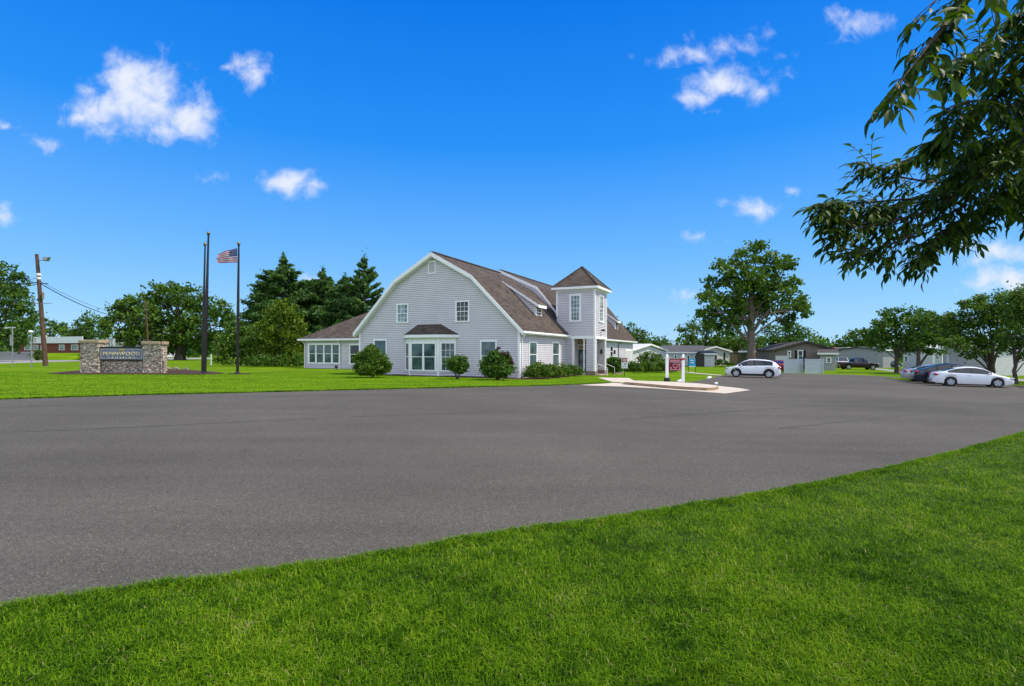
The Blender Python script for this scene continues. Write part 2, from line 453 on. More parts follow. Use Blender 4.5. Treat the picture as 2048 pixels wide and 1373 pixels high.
def asphalt():
    m, nt, b, out = newmat('worn_asphalt')
    tc = nd(nt, 'ShaderNodeTexCoord')
    def nz(scale, det=4, rough=0.5, vec=None):
        n = nd(nt, 'ShaderNodeTexNoise'); n.inputs['Scale'].default_value = scale; n.inputs['Detail'].default_value = det; n.inputs['Roughness'].default_value = rough
        nt.links.new(vec or tc.outputs['Object'], n.inputs['Vector'])
        return n.outputs['Fac']
    base = ramp(nt, nz(0.16, 6, 0.6), [(0.3, (0.088, 0.0800, 0.0655)), (0.72, (0.124, 0.1135, 0.0950))]).outputs[0]
    mp = nd(nt, 'ShaderNodeMapping'); mp.inputs['Rotation'].default_value = (0, 0, R(-14)); mp.inputs['Scale'].default_value = (0.05, 0.9, 1)
    nt.links.new(tc.outputs['Object'], mp.inputs[0])
    streak = ramp(nt, nz(1.0, 5, 0.65, mp.outputs[0]), [(0.30, (0.88, 0.88, 0.89)), (0.66, (1.07, 1.07, 1.06))]).outputs[0]
    c = mixc(nt, 1.0, base, streak, 'MULTIPLY')
    # aggregate: pale and dark stones
    v = nd(nt, 'ShaderNodeTexVoronoi'); v.inputs['Scale'].default_value = 125; nt.links.new(tc.outputs['Object'], v.inputs['Vector'])
    sc = nd(nt, 'ShaderNodeSeparateColor'); nt.links.new(v.outputs['Color'], sc.inputs[0])
    ag = ramp(nt, sc.outputs[0], [(0.0, (0.42, 0.42, 0.43)), (0.45, (0.92, 0.92, 0.92)), (0.88, (1.25, 1.25, 1.24)), (0.97, (1.7, 1.68, 1.66)), (1.0, (3.2, 3.15, 3.1))]).outputs[0]
    c = mixc(nt, 0.85, c, ag, 'MULTIPLY')
    c = mixc(nt, 0.6, c, ramp(nt, nz(22, 5, 0.7), [(0.3, (0.62, 0.62, 0.63)), (0.7, (1.3, 1.3, 1.3))]).outputs[0], 'MULTIPLY')
    # hairline cracks and seams between paving passes
    mp2 = nd(nt, 'ShaderNodeMapping'); mp2.inputs['Rotation'].default_value = (0, 0, R(12)); mp2.inputs['Scale'].default_value = (0.035, 0.22, 1)
    nt.links.new(tc.outputs['Object'], mp2.inputs[0])
    wn = nd(nt, 'ShaderNodeTexNoise'); wn.inputs['Scale'].default_value = 3.0; wn.inputs['Detail'].default_value = 5
    nt.links.new(mp2.outputs[0], wn.inputs['Vector'])
    wv = mixc(nt, 0.25, mp2.outputs[0], wn.outputs['Color'], 'ADD')
    v3 = nd(nt, 'ShaderNodeTexVoronoi'); v3.feature = 'DISTANCE_TO_EDGE'; v3.inputs['Scale'].default_value = 1.0; nt.links.new(wv, v3.inputs['Vector'])
    cr = ramp(nt, v3.outputs['Distance'], [(0.0, (0.55, 0.55, 0.55)), (0.0014, (0.75, 0.75, 0.75)), (0.004, (1, 1, 1))]).outputs[0]
    c = mixc(nt, 0.22, c, cr, 'MULTIPLY')
    # oil-dark spots
    sp = ramp(nt, nz(0.9, 3, 0.5), [(0.66, (1, 1, 1)), (0.78, (0.8, 0.8, 0.8))]).outputs[0]
    c = mixc(nt, 1.0, c, sp, 'MULTIPLY')
    nt.links.new(c, b.inputs['Base Color'])
    b.inputs['Roughness'].default_value = 0.9; b.inputs['Specular IOR Level'].default_value = 0.12
    bp = nd(nt, 'ShaderNodeBump'); bp.inputs['Strength'].default_value = 0.55; bp.inputs['Distance'].default_value = 0.008
    hgt = math_(nt, 'ADD', sc.outputs[1], nz(140, 2))
    nt.links.new(hgt, bp.inputs['Height']); nt.links.new(bp.outputs[0], b.inputs['Normal'])
    return m
M['asphalt'] = asphalt()
M['seam_tar'] = mat('dark_paving_seam', (0.066, 0.060, 0.051), 0.9, 0.3, 2.0, 0.3, 50)
M['roadgrey'] = mat('pale_road_asphalt', (0.27, 0.26, 0.26), 0.9, 0.12, 0.4, 0.2, 30)

def lawnmat():
    m, nt, b, out = newmat('mown_lawn')
    tc = nd(nt, 'ShaderNodeTexCoord')
    def nz(scale, det=4, rough=0.5, vec=None):
        n = nd(nt, 'ShaderNodeTexNoise'); n.inputs['Scale'].default_value = scale; n.inputs['Detail'].default_value = det; n.inputs['Roughness'].default_value = rough
        nt.links.new(vec or tc.outputs['Object'], n.inputs['Vector'])
        return n.outputs['Fac']
    base = ramp(nt, nz(0.22, 5, 0.6), [(0.3, (0.085, 0.168, 0.006)), (0.55, (0.122, 0.216, 0.008)), (0.75, (0.175, 0.255, 0.014))]).outputs[0]
    mp = nd(nt, 'ShaderNodeMapping'); mp.inputs['Rotation'].default_value = (0, 0, R(18)); mp.inputs['Scale'].default_value = (0.07, 0.75, 1)
    nt.links.new(tc.outputs['Object'], mp.inputs[0])
    st = ramp(nt, nz(1.0, 4, 0.6, mp.outputs[0]), [(0.30, (0.62, 0.68, 0.7)), (0.68, (1.28, 1.2, 1.05))]).outputs[0]
    c = mixc(nt, 1.0, base, st, 'MULTIPLY')
    c = mixc(nt, 0.8, c, ramp(nt, nz(11, 6, 0.75), [(0.3, (0.62, 0.66, 0.6)), (0.7, (1.3, 1.28, 1.3))]).outputs[0], 'MULTIPLY')
    nt.links.new(c, b.inputs['Base Color'])
    b.inputs['Roughness'].default_value = 0.95; b.inputs['Specular IOR Level'].default_value = 0.02
    bp = nd(nt, 'ShaderNodeBump'); bp.inputs['Strength'].default_value = 0.7; bp.inputs['Distance'].default_value = 0.06
    nt.links.new(nz(14, 6, 0.8), bp.inputs['Height']); nt.links.new(bp.outputs[0], b.inputs['Normal'])
    return m
M['lawn'] = lawnmat()

def blademat(name='grass_blade', lift=1.0):
    m, nt, b, out = newmat(name)
    g = nd(nt, 'ShaderNodeNewGeometry'); tc = nd(nt, 'ShaderNodeTexCoord')
    def nz(scale, det=5, rough=.6):
        n1 = nd(nt, 'ShaderNodeTexNoise'); n1.inputs['Scale'].default_value = scale; n1.inputs['Detail'].default_value = det; n1.inputs['Roughness'].default_value = rough
        nt.links.new(tc.outputs['Object'], n1.inputs['Vector']); return n1.outputs['Fac']
    patch = math_(nt, 'MULTIPLY', math_(nt, 'SUBTRACT', nz(0.75), 0.5), 1.15)
    fine = math_(nt, 'MULTIPLY', math_(nt, 'SUBTRACT', nz(5.0, 4), 0.5), 0.9)
    f = math_(nt, 'ADD', math_(nt, 'MULTIPLY', g.outputs['Random Per Island'], 0.60), 0.16)
    f = math_(nt, 'ADD', math_(nt, 'ADD', f, patch), fine)
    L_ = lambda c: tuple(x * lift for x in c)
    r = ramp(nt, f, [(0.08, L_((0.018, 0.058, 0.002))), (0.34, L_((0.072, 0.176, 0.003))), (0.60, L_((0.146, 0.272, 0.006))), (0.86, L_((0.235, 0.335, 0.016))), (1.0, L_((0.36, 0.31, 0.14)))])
    dry = ramp(nt, g.outputs['Random Per Island'], [(0.982, (0, 0, 0)), (0.988, (1, 1, 1))])
    c = mixc(nt, dry.outputs[0], r.outputs[0], (0.34, 0.30, 0.13))
    nt.links.new(c, b.inputs['Base Color'])
    b.inputs['Roughness'].default_value = 0.6; b.inputs['Specular IOR Level'].default_value = 0.06
    t = nd(nt, 'ShaderNodeBsdfTranslucent'); nt.links.new(mixc(nt, 1.0, c, (1.25, 1.25, 0.7), 'MULTIPLY'), t.inputs[0])
    mx = nd(nt, 'ShaderNodeMixShader'); mx.inputs[0].default_value = 0.35
    nt.links.new(b.outputs[0], mx.inputs[1]); nt.links.new(t.outputs[0], mx.inputs[2]); nt.links.new(mx.outputs[0], out.inputs[0])
    return m
M['blade'] = blademat()
M['blade_far'] = blademat('sunlit_tone_blade', 1.35)  # same blade colours, lifted to paint in stronger sun
M['grit'] = mat('sandy_grit', (0.24, 0.20, 0.14), 0.95, 0.45, 9, 0.8, 60)
M['thatch'] = mat('lawn_thatch', (0.030, 0.055, 0.008), 0.95, 0.4, 5, 0.6, 40, spec=0.1)
M['leaf_oak'] = leafmat('oak_leaf', (0.030, 0.080, 0.008), (0.070, 0.148, 0.013), (0.150, 0.225, 0.024))
M['leaf_dark'] = leafmat('dark_leaf', (0.025, 0.074, 0.009), (0.058, 0.136, 0.013), (0.122, 0.202, 0.020))
M['leaf_bright'] = leafmat('yellow_green_leaf', (0.045, 0.100, 0.006), (0.098, 0.170, 0.008), (0.205, 0.250, 0.012))
M['leaf_pine'] = leafmat('pine_needle', (0.030, 0.084, 0.022), (0.064, 0.142, 0.030), (0.130, 0.210, 0.038), 0.25)
M['leaf_shrub'] = leafmat('shrub_leaf', (0.026, 0.070, 0.007), (0.068, 0.145, 0.010), (0.155, 0.225, 0.018), 0.25, big=2.0)
M['leaf_red'] = leafmat('bronze_red_leaf', (0.035, 0.014, 0.012), (0.075, 0.03, 0.022), (0.11, 0.055, 0.04), 0.25)
M['leaf_near'] = leafmat('ash_leaf', (0.020, 0.050, 0.004), (0.046, 0.094, 0.006), (0.095, 0.155, 0.012), 0.42, 0.5, 0.2, 1.2)

# ------------------------------------------------------------------ camera
cam = bpy.data.cameras.new('camera'); co = bpy.data.objects.new('camera', cam); COL.objects.link(co)
cam.sensor_width = 36.0; cam.lens = 36.0 * F / 2048; cam.shift_y = (CY - 686.5) / 2048; cam.clip_end = 6000; cam.clip_start = 0.05
rt = Vector((1, 0, ROLL)).normalized(); up = Vector((-ROLL, 0, 1)).normalized()
co.matrix_world = Matrix(((rt.x, up.x, 0, 0), (rt.y, up.y, -1, 0), (rt.z, up.z, 0, CAMH), (0, 0, 0, 1)))
S.camera = co

# ------------------------------------------------------------------ daylight
E1 = Vector((0.9027, -0.4303, 0)); E2 = Vector((0.4303, 0.9027, 0))
SUN_EL = R(56)
a = R(19)
sd = E1 * math.cos(a) + E2 * math.sin(a)
sund = Vector((sd.x * math.cos(SUN_EL), sd.y * math.cos(SUN_EL), math.sin(SUN_EL)))
sl = bpy.data.lights.new('sun', 'SUN'); sl.energy = 4.6; sl.angle = R(0.9); sl.color = (1.0, 0.92, 0.78)
so = bpy.data.objects.new('sun', sl); COL.objects.link(so)
so.rotation_euler = (-sund).to_track_quat('-Z', 'Y').to_euler()
so.location = (20, -10, 40)

W = bpy.data.worlds.new('World'); S.world = W; W.use_nodes = True
nt = W.node_tree; nt.nodes.clear(); L = nt.links
sky = nd(nt, 'ShaderNodeTexSky', sky_type='NISHITA', sun_disc=False)
sky.sun_elevation = SUN_EL; sky.sun_rotation = math.atan2(sund.x, sund.y); sky.altitude = 0; sky.air_density = 1.0; sky.dust_density = 0.0; sky.ozone_density = 3.0
hs = nd(nt, 'ShaderNodeHueSaturation'); hs.inputs['Saturation'].default_value = SKY_SAT; hs.inputs['Value'].default_value = 1.0; hs.inputs['Hue'].default_value = SKY_HUE
L.new(sky.outputs[0], hs.inputs['Color'])
bg = nd(nt, 'ShaderNodeBackground'); bg.inputs[1].default_value = SKY_STR
tc = nd(nt, 'ShaderNodeTexCoord')
sp = nd(nt, 'ShaderNodeSeparateXYZ'); L.new(tc.outputs['Generated'], sp.inputs[0])
# the deep polarised blue of the photograph's sky, over the physical sky
gr = ramp(nt, math_(nt, 'MAXIMUM', sp.outputs[2], 0.0), [(0.0, (.32, .62, .98)), (0.05, (.285, .60, 1.0)), (0.19, (.135, .455, 1.0)), (0.36, (.016, .285, .96)), (0.55, (.001, .185, .84)), (1.0, (.0, .12, .60))])
mulc = nd(nt, 'ShaderNodeVectorMath', operation='SCALE'); L.new(gr.outputs[0], mulc.inputs[0]); mulc.inputs['Scale'].default_value = 1 / SKY_STR
L.new(mixc(nt, 0.82, hs.outputs[0], mulc.outputs[0]), bg.inputs[0])
yy = math_(nt, 'MAXIMUM', sp.outputs[1], 0.08)
u = math_(nt, 'DIVIDE', sp.outputs[0], yy); v = math_(nt, 'DIVIDE', sp.outputs[2], yy)
uv = nd(nt, 'ShaderNodeCombineXYZ'); L.new(u, uv.inputs[0]); L.new(v, uv.inputs[1])
def nz(scale, det, rough=0.55, dist=0.0):
    n = nd(nt, 'ShaderNodeTexNoise'); n.inputs['Scale'].default_value = scale; n.inputs['Detail'].default_value = det
    n.inputs['Roughness'].default_value = rough; n.inputs['Distortion'].default_value = dist
    L.new(uv.outputs[0], n.inputs['Vector']); return n
wn = nz(9, 5)
w1 = nd(nt, 'ShaderNodeVectorMath', operation='SUBTRACT'); L.new(wn.outputs['Color'], w1.inputs[0]); w1.inputs[1].default_value = (0.5, 0.5, 0.5)
w2 = nd(nt, 'ShaderNodeVectorMath', operation='SCALE'); L.new(w1.outputs[0], w2.inputs[0]); w2.inputs['Scale'].default_value = 0.075
w3 = nd(nt, 'ShaderNodeVectorMath', operation='ADD'); L.new(uv.outputs[0], w3.inputs[0]); L.new(w2.outputs[0], w3.inputs[1])
# cloud banks: direction (read off the photograph), half-width, half-height, weight
CLOUDS = [(205, 218, 92, 58, 1), (290, 196, 115, 88, 1.1), (372, 232, 72, 58, 1), (255, 158, 75, 50, .9), (330, 262, 75, 30, .85), (150, 238, 45, 26, .7), (400, 268, 40, 20, .5),
          (505, 146, 46, 40, .85), (462, 138, 34, 12, .5), (578, 364, 62, 30, .8), (622, 378, 30, 20, .7), (10, 440, 40, 32, .75), (18, 256, 52, 20, .72), (85, 284, 52, 20, .62), (46, 272, 30, 14, .5),
          (410, 352, 80, 22, .42), (1440, 92, 95, 34, .72), (1385, 112, 85, 26, .66), (1510, 62, 48, 30, .6), (1455, 160, 88, 40, .95), (1395, 195, 50, 30, .7), (1515, 180, 44, 36, .75), (1560, 112, 34, 16, .45), (1570, 146, 30, 16, .4),
          (1425, 225, 40, 12, .35), (1700, 42, 82, 34, .65), (1505, 410, 66, 24, .72), (1592, 390, 32, 16, .5), (1385, 484, 50, 18, .5), (1985, 500, 120, 30, .9), (2020, 556, 120, 32, .9), (1940, 512, 60, 18, .6),
          (1378, 597, 42, 18, .5), (620, 552, 50, 18, .75), (1265, 100, 18, 16, .3), (1440, 480, 40, 12, .3)]
dens = None
for (cx, cy, rx, ry, wt) in CLOUDS:
    s1 = nd(nt, 'ShaderNodeVectorMath', operation='SUBTRACT'); L.new(w3.outputs[0], s1.inputs[0]); s1.inputs[1].default_value = ((cx - CX) / F, (CY - cy) / F, 0)
    s2 = nd(nt, 'ShaderNodeVectorMath', operation='MULTIPLY'); L.new(s1.outputs[0], s2.inputs[0]); s2.inputs[1].default_value = (F / rx, F / ry, 0)
    s3 = nd(nt, 'ShaderNodeVectorMath', operation='LENGTH'); L.new(s2.outputs[0], s3.inputs[0])
    d = math_(nt, 'MULTIPLY', math_(nt, 'SUBTRACT', 1.25, s3.outputs['Value'], clamp=False), wt)
    dens = d if dens is None else math_(nt, 'SMOOTH_MAX', dens, d, 0.12)
fb = nz(20, 9, 0.62, 0.35)
fb2 = nz(5.5, 4, 0.5)
dd = math_(nt, 'ADD', dens, math_(nt, 'MULTIPLY', math_(nt, 'SUBTRACT', fb.outputs['Fac'], 0.56), 1.9))
dd = math_(nt, 'ADD', dd, math_(nt, 'MULTIPLY', math_(nt, 'SUBTRACT', fb2.outputs['Fac'], 0.52), 0.8))
mr = nd(nt, 'ShaderNodeMapRange', interpolation_type='SMOOTHSTEP'); L.new(dd, mr.inputs[0]); mr.inputs[1].default_value = 0.06; mr.inputs[2].default_value = 1.2; mr.inputs[4].default_value = 0.96
gate = nd(nt, 'ShaderNodeMapRange', interpolation_type='SMOOTHSTEP'); L.new(sp.outputs[1], gate.inputs[0]); gate.inputs[1].default_value = 0.1; gate.inputs[2].default_value = 0.25
front = math_(nt, 'MULTIPLY', mr.outputs[0], gate.outputs[0])
# unseen clouds added over the rest of the sky, denser, to soften shadows
bn = nd(nt, 'ShaderNodeTexNoise'); bn.inputs['Scale'].default_value = 2.6; bn.inputs['Detail'].default_value = 8; L.new(tc.outputs['Generated'], bn.inputs['Vector'])
br = nd(nt, 'ShaderNodeMapRange', interpolation_type='SMOOTHSTEP'); L.new(bn.outputs['Fac'], br.inputs[0]); br.inputs[1].default_value = 0.38; br.inputs[2].default_value = 0.58; br.inputs[4].default_value = 0.9
rest = math_(nt, 'MULTIPLY', br.outputs[0], math_(nt, 'SUBTRACT', 1.0, gate.outputs[0]))
fac = math_(nt, 'ADD', front, rest, clamp=True)
bgc = nd(nt, 'ShaderNodeBackground'); bgc.inputs[0].default_value = (0.84, 0.89, 1.0, 1); L.new(math_(nt, 'ADD', 0.93, math_(nt, 'MULTIPLY', math_(nt, 'SUBTRACT', 1.0, gate.outputs[0]), 0.75)), bgc.inputs[1])  # clouds out of view made brighter to add fill light
mx = nd(nt, 'ShaderNodeMixShader'); L.new(fac, mx.inputs[0]); L.new(bg.outputs[0], mx.inputs[1]); L.new(bgc.outputs[0], mx.inputs[2])
wo = nd(nt, 'ShaderNodeOutputWorld'); L.new(mx.outputs[0], wo.inputs[0])

S.view_settings.view_transform = 'Standard'; S.view_settings.look = 'None'; S.view_settings.exposure = EXPO; S.view_settings.gamma = 1.0
S.render.engine = 'CYCLES'
S.cycles.use_denoising = DENOISE
S.cycles.max_bounces = 6; S.cycles.diffuse_bounces = 3; S.cycles.glossy_bounces = 3; S.cycles.transmission_bounces = 4; S.cycles.transparent_max_bounces = 4

# ------------------------------------------------------------------ ground, lot, paths
sheet('ground', [(-900, -200), (900, -200), (900, 1500), (-900, 1500)], 0.0, M['lawn'])

NEAR = [gp(x, y) for x, y in [(0, 1217), (140, 1199), (300, 1175), (450, 1156), (600, 1137), (810, 1103), (1024, 1063), (1174, 1046), (1324, 1022), (1480, 998), (1624, 970), (1780, 938), (1924, 902), (2048, 867)]]
NEAR = [(-30, -9), (-9, -0.6)] + NEAR + [(16.5, 16.5), (28, 24.5), (60, 42)]
def ragged(pts, step, amp, z_max=40):
    # the turf edge wanders a few centimetres
    out = []
    for a_, b_ in zip(pts, pts[1:]):
        n_ = max(1, int(math.hypot(b_[0] - a_[0], b_[1] - a_[1]) / step)) if max(a_[1], b_[1]) < z_max and abs(a_[0]) < 25 else 1
        out += [(a_[0] + (b_[0] - a_[0]) * i / n_, a_[1] + (b_[1] - a_[1]) * i / n_ + (random.uniform(-amp, amp) if n_ > 1 else 0)) for i in range(n_)]
    return out + [pts[-1]]
NEAR = ragged(NEAR, .16, .035)
FAR = [gp(x, y) for x, y in [(2040, 777), (2017, 770.5), (1950, 767), (1868, 758.5), (1815, 756), (1724, 751), (1645, 749), (1606, 747.5), (1568, 746.5), (1500, 748.5), (1442, 751), (1420, 757), (1395, 762.5), (1375, 765),
                              (1340, 763.5), (1310, 764.5), (1268, 765), (1250, 768.3), (1229, 766.3), (1180, 768.5), (1100, 772), (1000, 774), (850, 777.5), (700, 781), (500, 786), (300, 790.5), (150, 795), (0, 800), (-300, 812)]]
FAR = [(60, 38.0), (46, 33.0)] + FAR + [(-45, 17.5)]
lot = sheet('parking_lot', NEAR + FAR, 0.008, M['asphalt'])
def seam(pts, w):
    # joint between two paving passes, an uneven thin line
    P_ = [Vector((*gp(*p), 0)) for p in pts]; m_ = MB(); prev = None
    for i in range(len(P_) - 1):
        n_ = max(2, int((P_[i + 1] - P_[i]).length / .5))
        for k_ in range(n_ + (i == len(P_) - 2)):
            c_ = P_[i].lerp(P_[i + 1], k_ / n_); d_ = (P_[i + 1] - P_[i]).normalized(); q_ = Vector((-d_.y, d_.x, 0))
            c_ += q_ * random.uniform(-.025, .025); h_ = w * random.uniform(.5, 1.6)
            cur = [(v_.x, v_.y, zg(v_.x) + .0115) for v_ in (c_ - q_ * h_, c_ + q_ * h_)]
            if prev: m_.face([prev[0], cur[0], cur[1], prev[1]])
            prev = cur
    tag(m_.build('pavement_seam', M['seam_tar']), kind='structure')
seam([(-200, 872), (0, 866), (150, 861), (420, 848), (700, 835), (1040, 823)], .035)
seam([(-100, 822), (0, 816), (300, 803.5), (640, 792), (900, 786)], .05)
seam([(1240, 840), (1480, 823), (1700, 807), (1880, 797)], .05)
seam([(1560, 858), (1800, 833), (2000, 812), (2100, 802)], .04)
seam([(1150, 800), (1500, 797), (1760, 787), (2000, 789)], .05)
sheet('grass_island', [gp(x, y) for x, y in [(1772, 757.6), (1800, 757.2), (1845, 758.5), (1850, 764), (1829, 763.8), (1800, 760.8)]], 0.05, M['lawn'], thick=0.06)
sheet('road', [gp(x, y) for x, y in [(-400, 737), (0, 727.6), (165, 722.8), (420, 718.2), (420, 716.0), (165, 718.2), (0, 721.2), (-400, 726.5)]], 0.012, M['roadgrey'])
sheet('driveway', [gp(x, y) for x, y in [(1748, 739.0), (1800, 745.6), (1900, 752.5), (2060, 764), (2060, 760), (1900, 748.5), (1800, 742.0), (1752, 737.0)]], 0.012, M['roadgrey'])
sheet('concrete_apron', [gp(x, y) for x, y in [(1160, 771.0), (1180, 772.2), (1240, 774.2), (1306, 777.6), (1380, 782.8), (1451, 788.2), (1501, 781.3), (1480, 777.5), (1435, 772.5), (1340, 766), (1268, 764.2), (1250, 767.6), (1229, 766.3), (1196, 769)]], 0.020, M['concrete'])
sheet('front_walk', [gp(x, y) for x, y in [(1196, 756.3), (1258, 757.3), (1272, 764.6), (1250, 768.4), (1229, 766.2), (1200, 757.8)]], 0.034, M['concrete'], thick=0.03)
sheet('side_walk', [gp(x, y) for x, y in [(1366, 744.9), (1376, 746.4), (1400, 749.1), (1442, 752.3), (1443, 751.4), (1400, 747.9), (1378, 745.0)]], 0.05, M['concrete'], thick=0.05)
isl = sheet('kerb_island', [gp(x, y) for x, y in [(1249, 770.0), (1290, 773.6), (1326, 777.0), (1370, 780.4), (1414, 782.6), (1430, 781.9), (1437, 779.3), (1428, 776.8), (1400, 773.2), (1340, 769.5), (1262, 766.6), (1250, 767.2)]], 0.175, M['concrete'], thick=0.16)
isl.data.materials.append(M['curb'])
for p in isl.data.polygons:
    if abs(p.normal.z) < 0.5: p.material_index = 1
sheet('mulch_bed', [gp(x, y) for x, y in [(95, 747.6), (130, 744.6), (168, 741), (240, 739), (330, 739), (385, 741.5), (430, 745.0), (448, 747.5), (430, 749.0), (390, 749.8), (250, 749.6), (150, 749.4), (110, 748.8)]], 0.05, M['mulch'], thick=0.05)
sheet('flagpole_pad', [gp(x, y) for x, y in [(455, 747.6), (500, 747.6), (500, 749.0), (455, 749.0)]], 0.03, M['mulch'], thick=0.03)

# ------------------------------------------------------------------ grass blades
grit = [p for p in NEAR if -12 < p[0] < 18]
gm_ = MB()
gl = [(x, y - .015, y + random.uniform(.0, .05)) for x, y in grit]
for (xa, ya, yb), (xb_, yc, yd) in zip(gl, gl[1:]):
    gm_.face([(xa, ya, zg(xa) + .0125), (xb_, yc, zg(xb_) + .0125), (xb_, yd, zg(xb_) + .0125), (xa, yb, zg(xa) + .0125)])
tag(gm_.build('edge_grit', M['grit']), kind='structure')
lawn = sheet('near_lawn', [(-30, -14), (60, -14)] + NEAR[::-1], 0.004, M['thatch'])
def near_edge(X): return np.interp(X, [p[0] for p in NEAR], [p[1] for p in NEAR])
far_pts = sorted([p for p in FAR if p[0] < 9.6], key=lambda p: p[0])
def far_edge(X): return np.interp(X, [p[0] for p in far_pts], [p[1] for p in far_pts])

def blades(name, X, Y, hmin, hmax, wid, material, off=0.0):
    n = len(X)
    Zb = np.interp(X, XB, ZB) + off
    h = rng.uniform(hmin, hmax, n); a = rng.uniform(0, 2 * np.pi, n); lean = rng.uniform(0.25, 1.5, n)
    w = wid * rng.uniform(0.7, 1.4, n)
    dx, dy = np.cos(a), np.sin(a); px, py = -dy, dx
    P = np.stack([X, Y, Zb], 1)
    D = np.stack([dx, dy, np.zeros(n)], 1); Q = np.stack([px, py, np.zeros(n)], 1); U = np.array([0, 0, 1.0])
    m = P + D * (h * lean * 0.35)[:, None] + U * (h * 0.62)[:, None]
    t = P + D * (h * lean * 1.0)[:, None] + U * (h * (1.0 - 0.36 * lean))[:, None]
    V = np.stack([P - Q * w[:, None], P + Q * w[:, None], m + Q * (w * 0.8)[:, None], m - Q * (w * 0.8)[:, None], t], 1).reshape(-1, 3)
    i = np.arange(n)[:, None] * 5
    quad = i + np.array([[0, 1, 2, 3]]); tip = i + np.array([[3, 2, 4, 4]])
    F4 = quad; F3 = i + np.array([[3, 2, 4]])
    me = bpy.data.meshes.new(name)
    me.vertices.add(len(V)); me.vertices.foreach_set('co', V.astype(np.float32).ravel())
    me.loops.add(n * 7); me.loops.foreach_set('vertex_index', np.concatenate([F4, F3], 1).astype(np.int32).ravel())
    me.polygons.add(2 * n)
    st = (np.arange(n)[:, None] * 7 + np.array([[0, 4]])).astype(np.int32).ravel()
    me.polygons.foreach_set('loop_start', st); me.polygons.foreach_set('loop_total', np.tile(np.array([4, 3], np.int32), n))
    me.materials.append(material); me.update(calc_edges=True)
    o = bpy.data.objects.new(name, me); COL.objects.link(o)
    tag(o, kind='stuff')
    return o

def wedge(n, z0, z1, power):
    # more blades nearer, over a wedge wider than any view from here
    t = rng.uniform(0, 1, n); k = 1 - power
    Y = (z0 ** k + t * (z1 ** k - z0 ** k)) ** (1 / k)
    X = rng.uniform(-1.25, 1.3, n) * (Y + 0.6)
    return X, Y
X1, Y1 = wedge(NBLADE, 1.6, 17.0, 1.25)
k = (Y1 < near_edge(X1) - 0.02 + 0.05 * rng.normal(size=len(X1)))
X1, Y1 = X1[k], Y1[k]
sc = 0.55 + 0.10 * Y1
def hnoise(X, Y):
    return .5 + .5 * (np.sin(X * 2.3 + 1.3 * np.sin(Y * 1.7)) * np.sin(Y * 2.9 + 1.1 * np.sin(X * 1.9 + 2)) * .6 + .4 * np.sin(X * 7.1 + Y * 3.3) * np.sin(Y * 8.3 - X * 2.1))
hm = .55 + .8 * hnoise(X1, Y1)
g1 = blades('grass', X1, Y1, 0.020 * hm, 0.066 * hm, 0.0029 * sc, M['blade'])
# ragged fringes along the edges of the lot
n = 34000
X2 = rng.uniform(-6, 17, n); Y2 = near_edge(X2) - np.abs(rng.normal(0, 0.08, n)) + 0.02
g2 = blades('edge_grass', X2, Y2, 0.03, 0.08, 0.0028 * (0.6 + 0.1 * Y2), M['blade'])
n = 30000
X3 = rng.uniform(-24, 9, n); Y3 = far_edge(X3) + np.abs(rng.normal(0, 0.10, n)) - 0.05
g3 = blades('verge_grass', X3, Y3, 0.05, 0.11, 0.008, M['blade_far'])
# the mown lawn in front of the building
n = NMID
Y4 = rng.uniform(17, 46, n); X4 = rng.uniform(-1.1, 0.3, n) * Y4
k = Y4 > far_edge(X4)
g4 = blades('lawn_grass', X4[k], Y4[k], 0.02, 0.045, 0.009, M['blade_far'])

# ------------------------------------------------------------------ the clubhouse
HX, HY = 0.53, 37.5
HZ = zg(HX) + 0.0
HROT = math.atan2(-0.4303, 0.9027)

def plane(o, s, n):
    o, s, n = Vector((*o, 0)), Vector((*s, 0)).normalized(), Vector((*n, 0)).normalized()
    def P(a, b, z): 
        q = o + s * a + n * b
        return (q.x, q.y, z)
    P.o, P.s, P.n = o, s, n
    return P

def hit(P, px, py, frame=(HX, HY, HZ)):
    """the point of a facade plane that the photograph shows at a pixel: (along, height)"""
    u, v = ray(px, py)
    def loc(p):
        r = Vector((p[0] - frame[0], p[1] - frame[1], 0))
        return Vector((r.dot(E1), r.dot(E2), 0))
    c0, d = loc((0, 0)), Vector((Vector((u, 1, 0)).dot(E1), Vector((u, 1, 0)).dot(E2), 0))
    t = (P.o - c0).dot(P.n) / d.dot(P.n)
    q = c0 + d * t
    return (q - P.o).dot(P.s), CAMH + v * t - frame[2]

def hrect(P, x0, y0, x1, y1):
    xm, ym = (x0 + x1) / 2, (y0 + y1) / 2
    return hit(P, x0, ym)[0], hit(P, x1, ym)[0], hit(P, xm, y1)[1], hit(P, xm, y0)[1]

def clip(poly, z, keep_above):
    out = []
    for i in range(len(poly)):
        a, b = poly[i], poly[(i + 1) % len(poly)]
        ia, ib = (a[1] >= z) == keep_above or a[1] == z, (b[1] >= z) == keep_above or b[1] == z
        if ia: out.append(a)
        if ia != ib:
            t = (z - a[1]) / (b[1] - a[1]); out.append((a[0] + (b[0] - a[0]) * t, z))
    return out

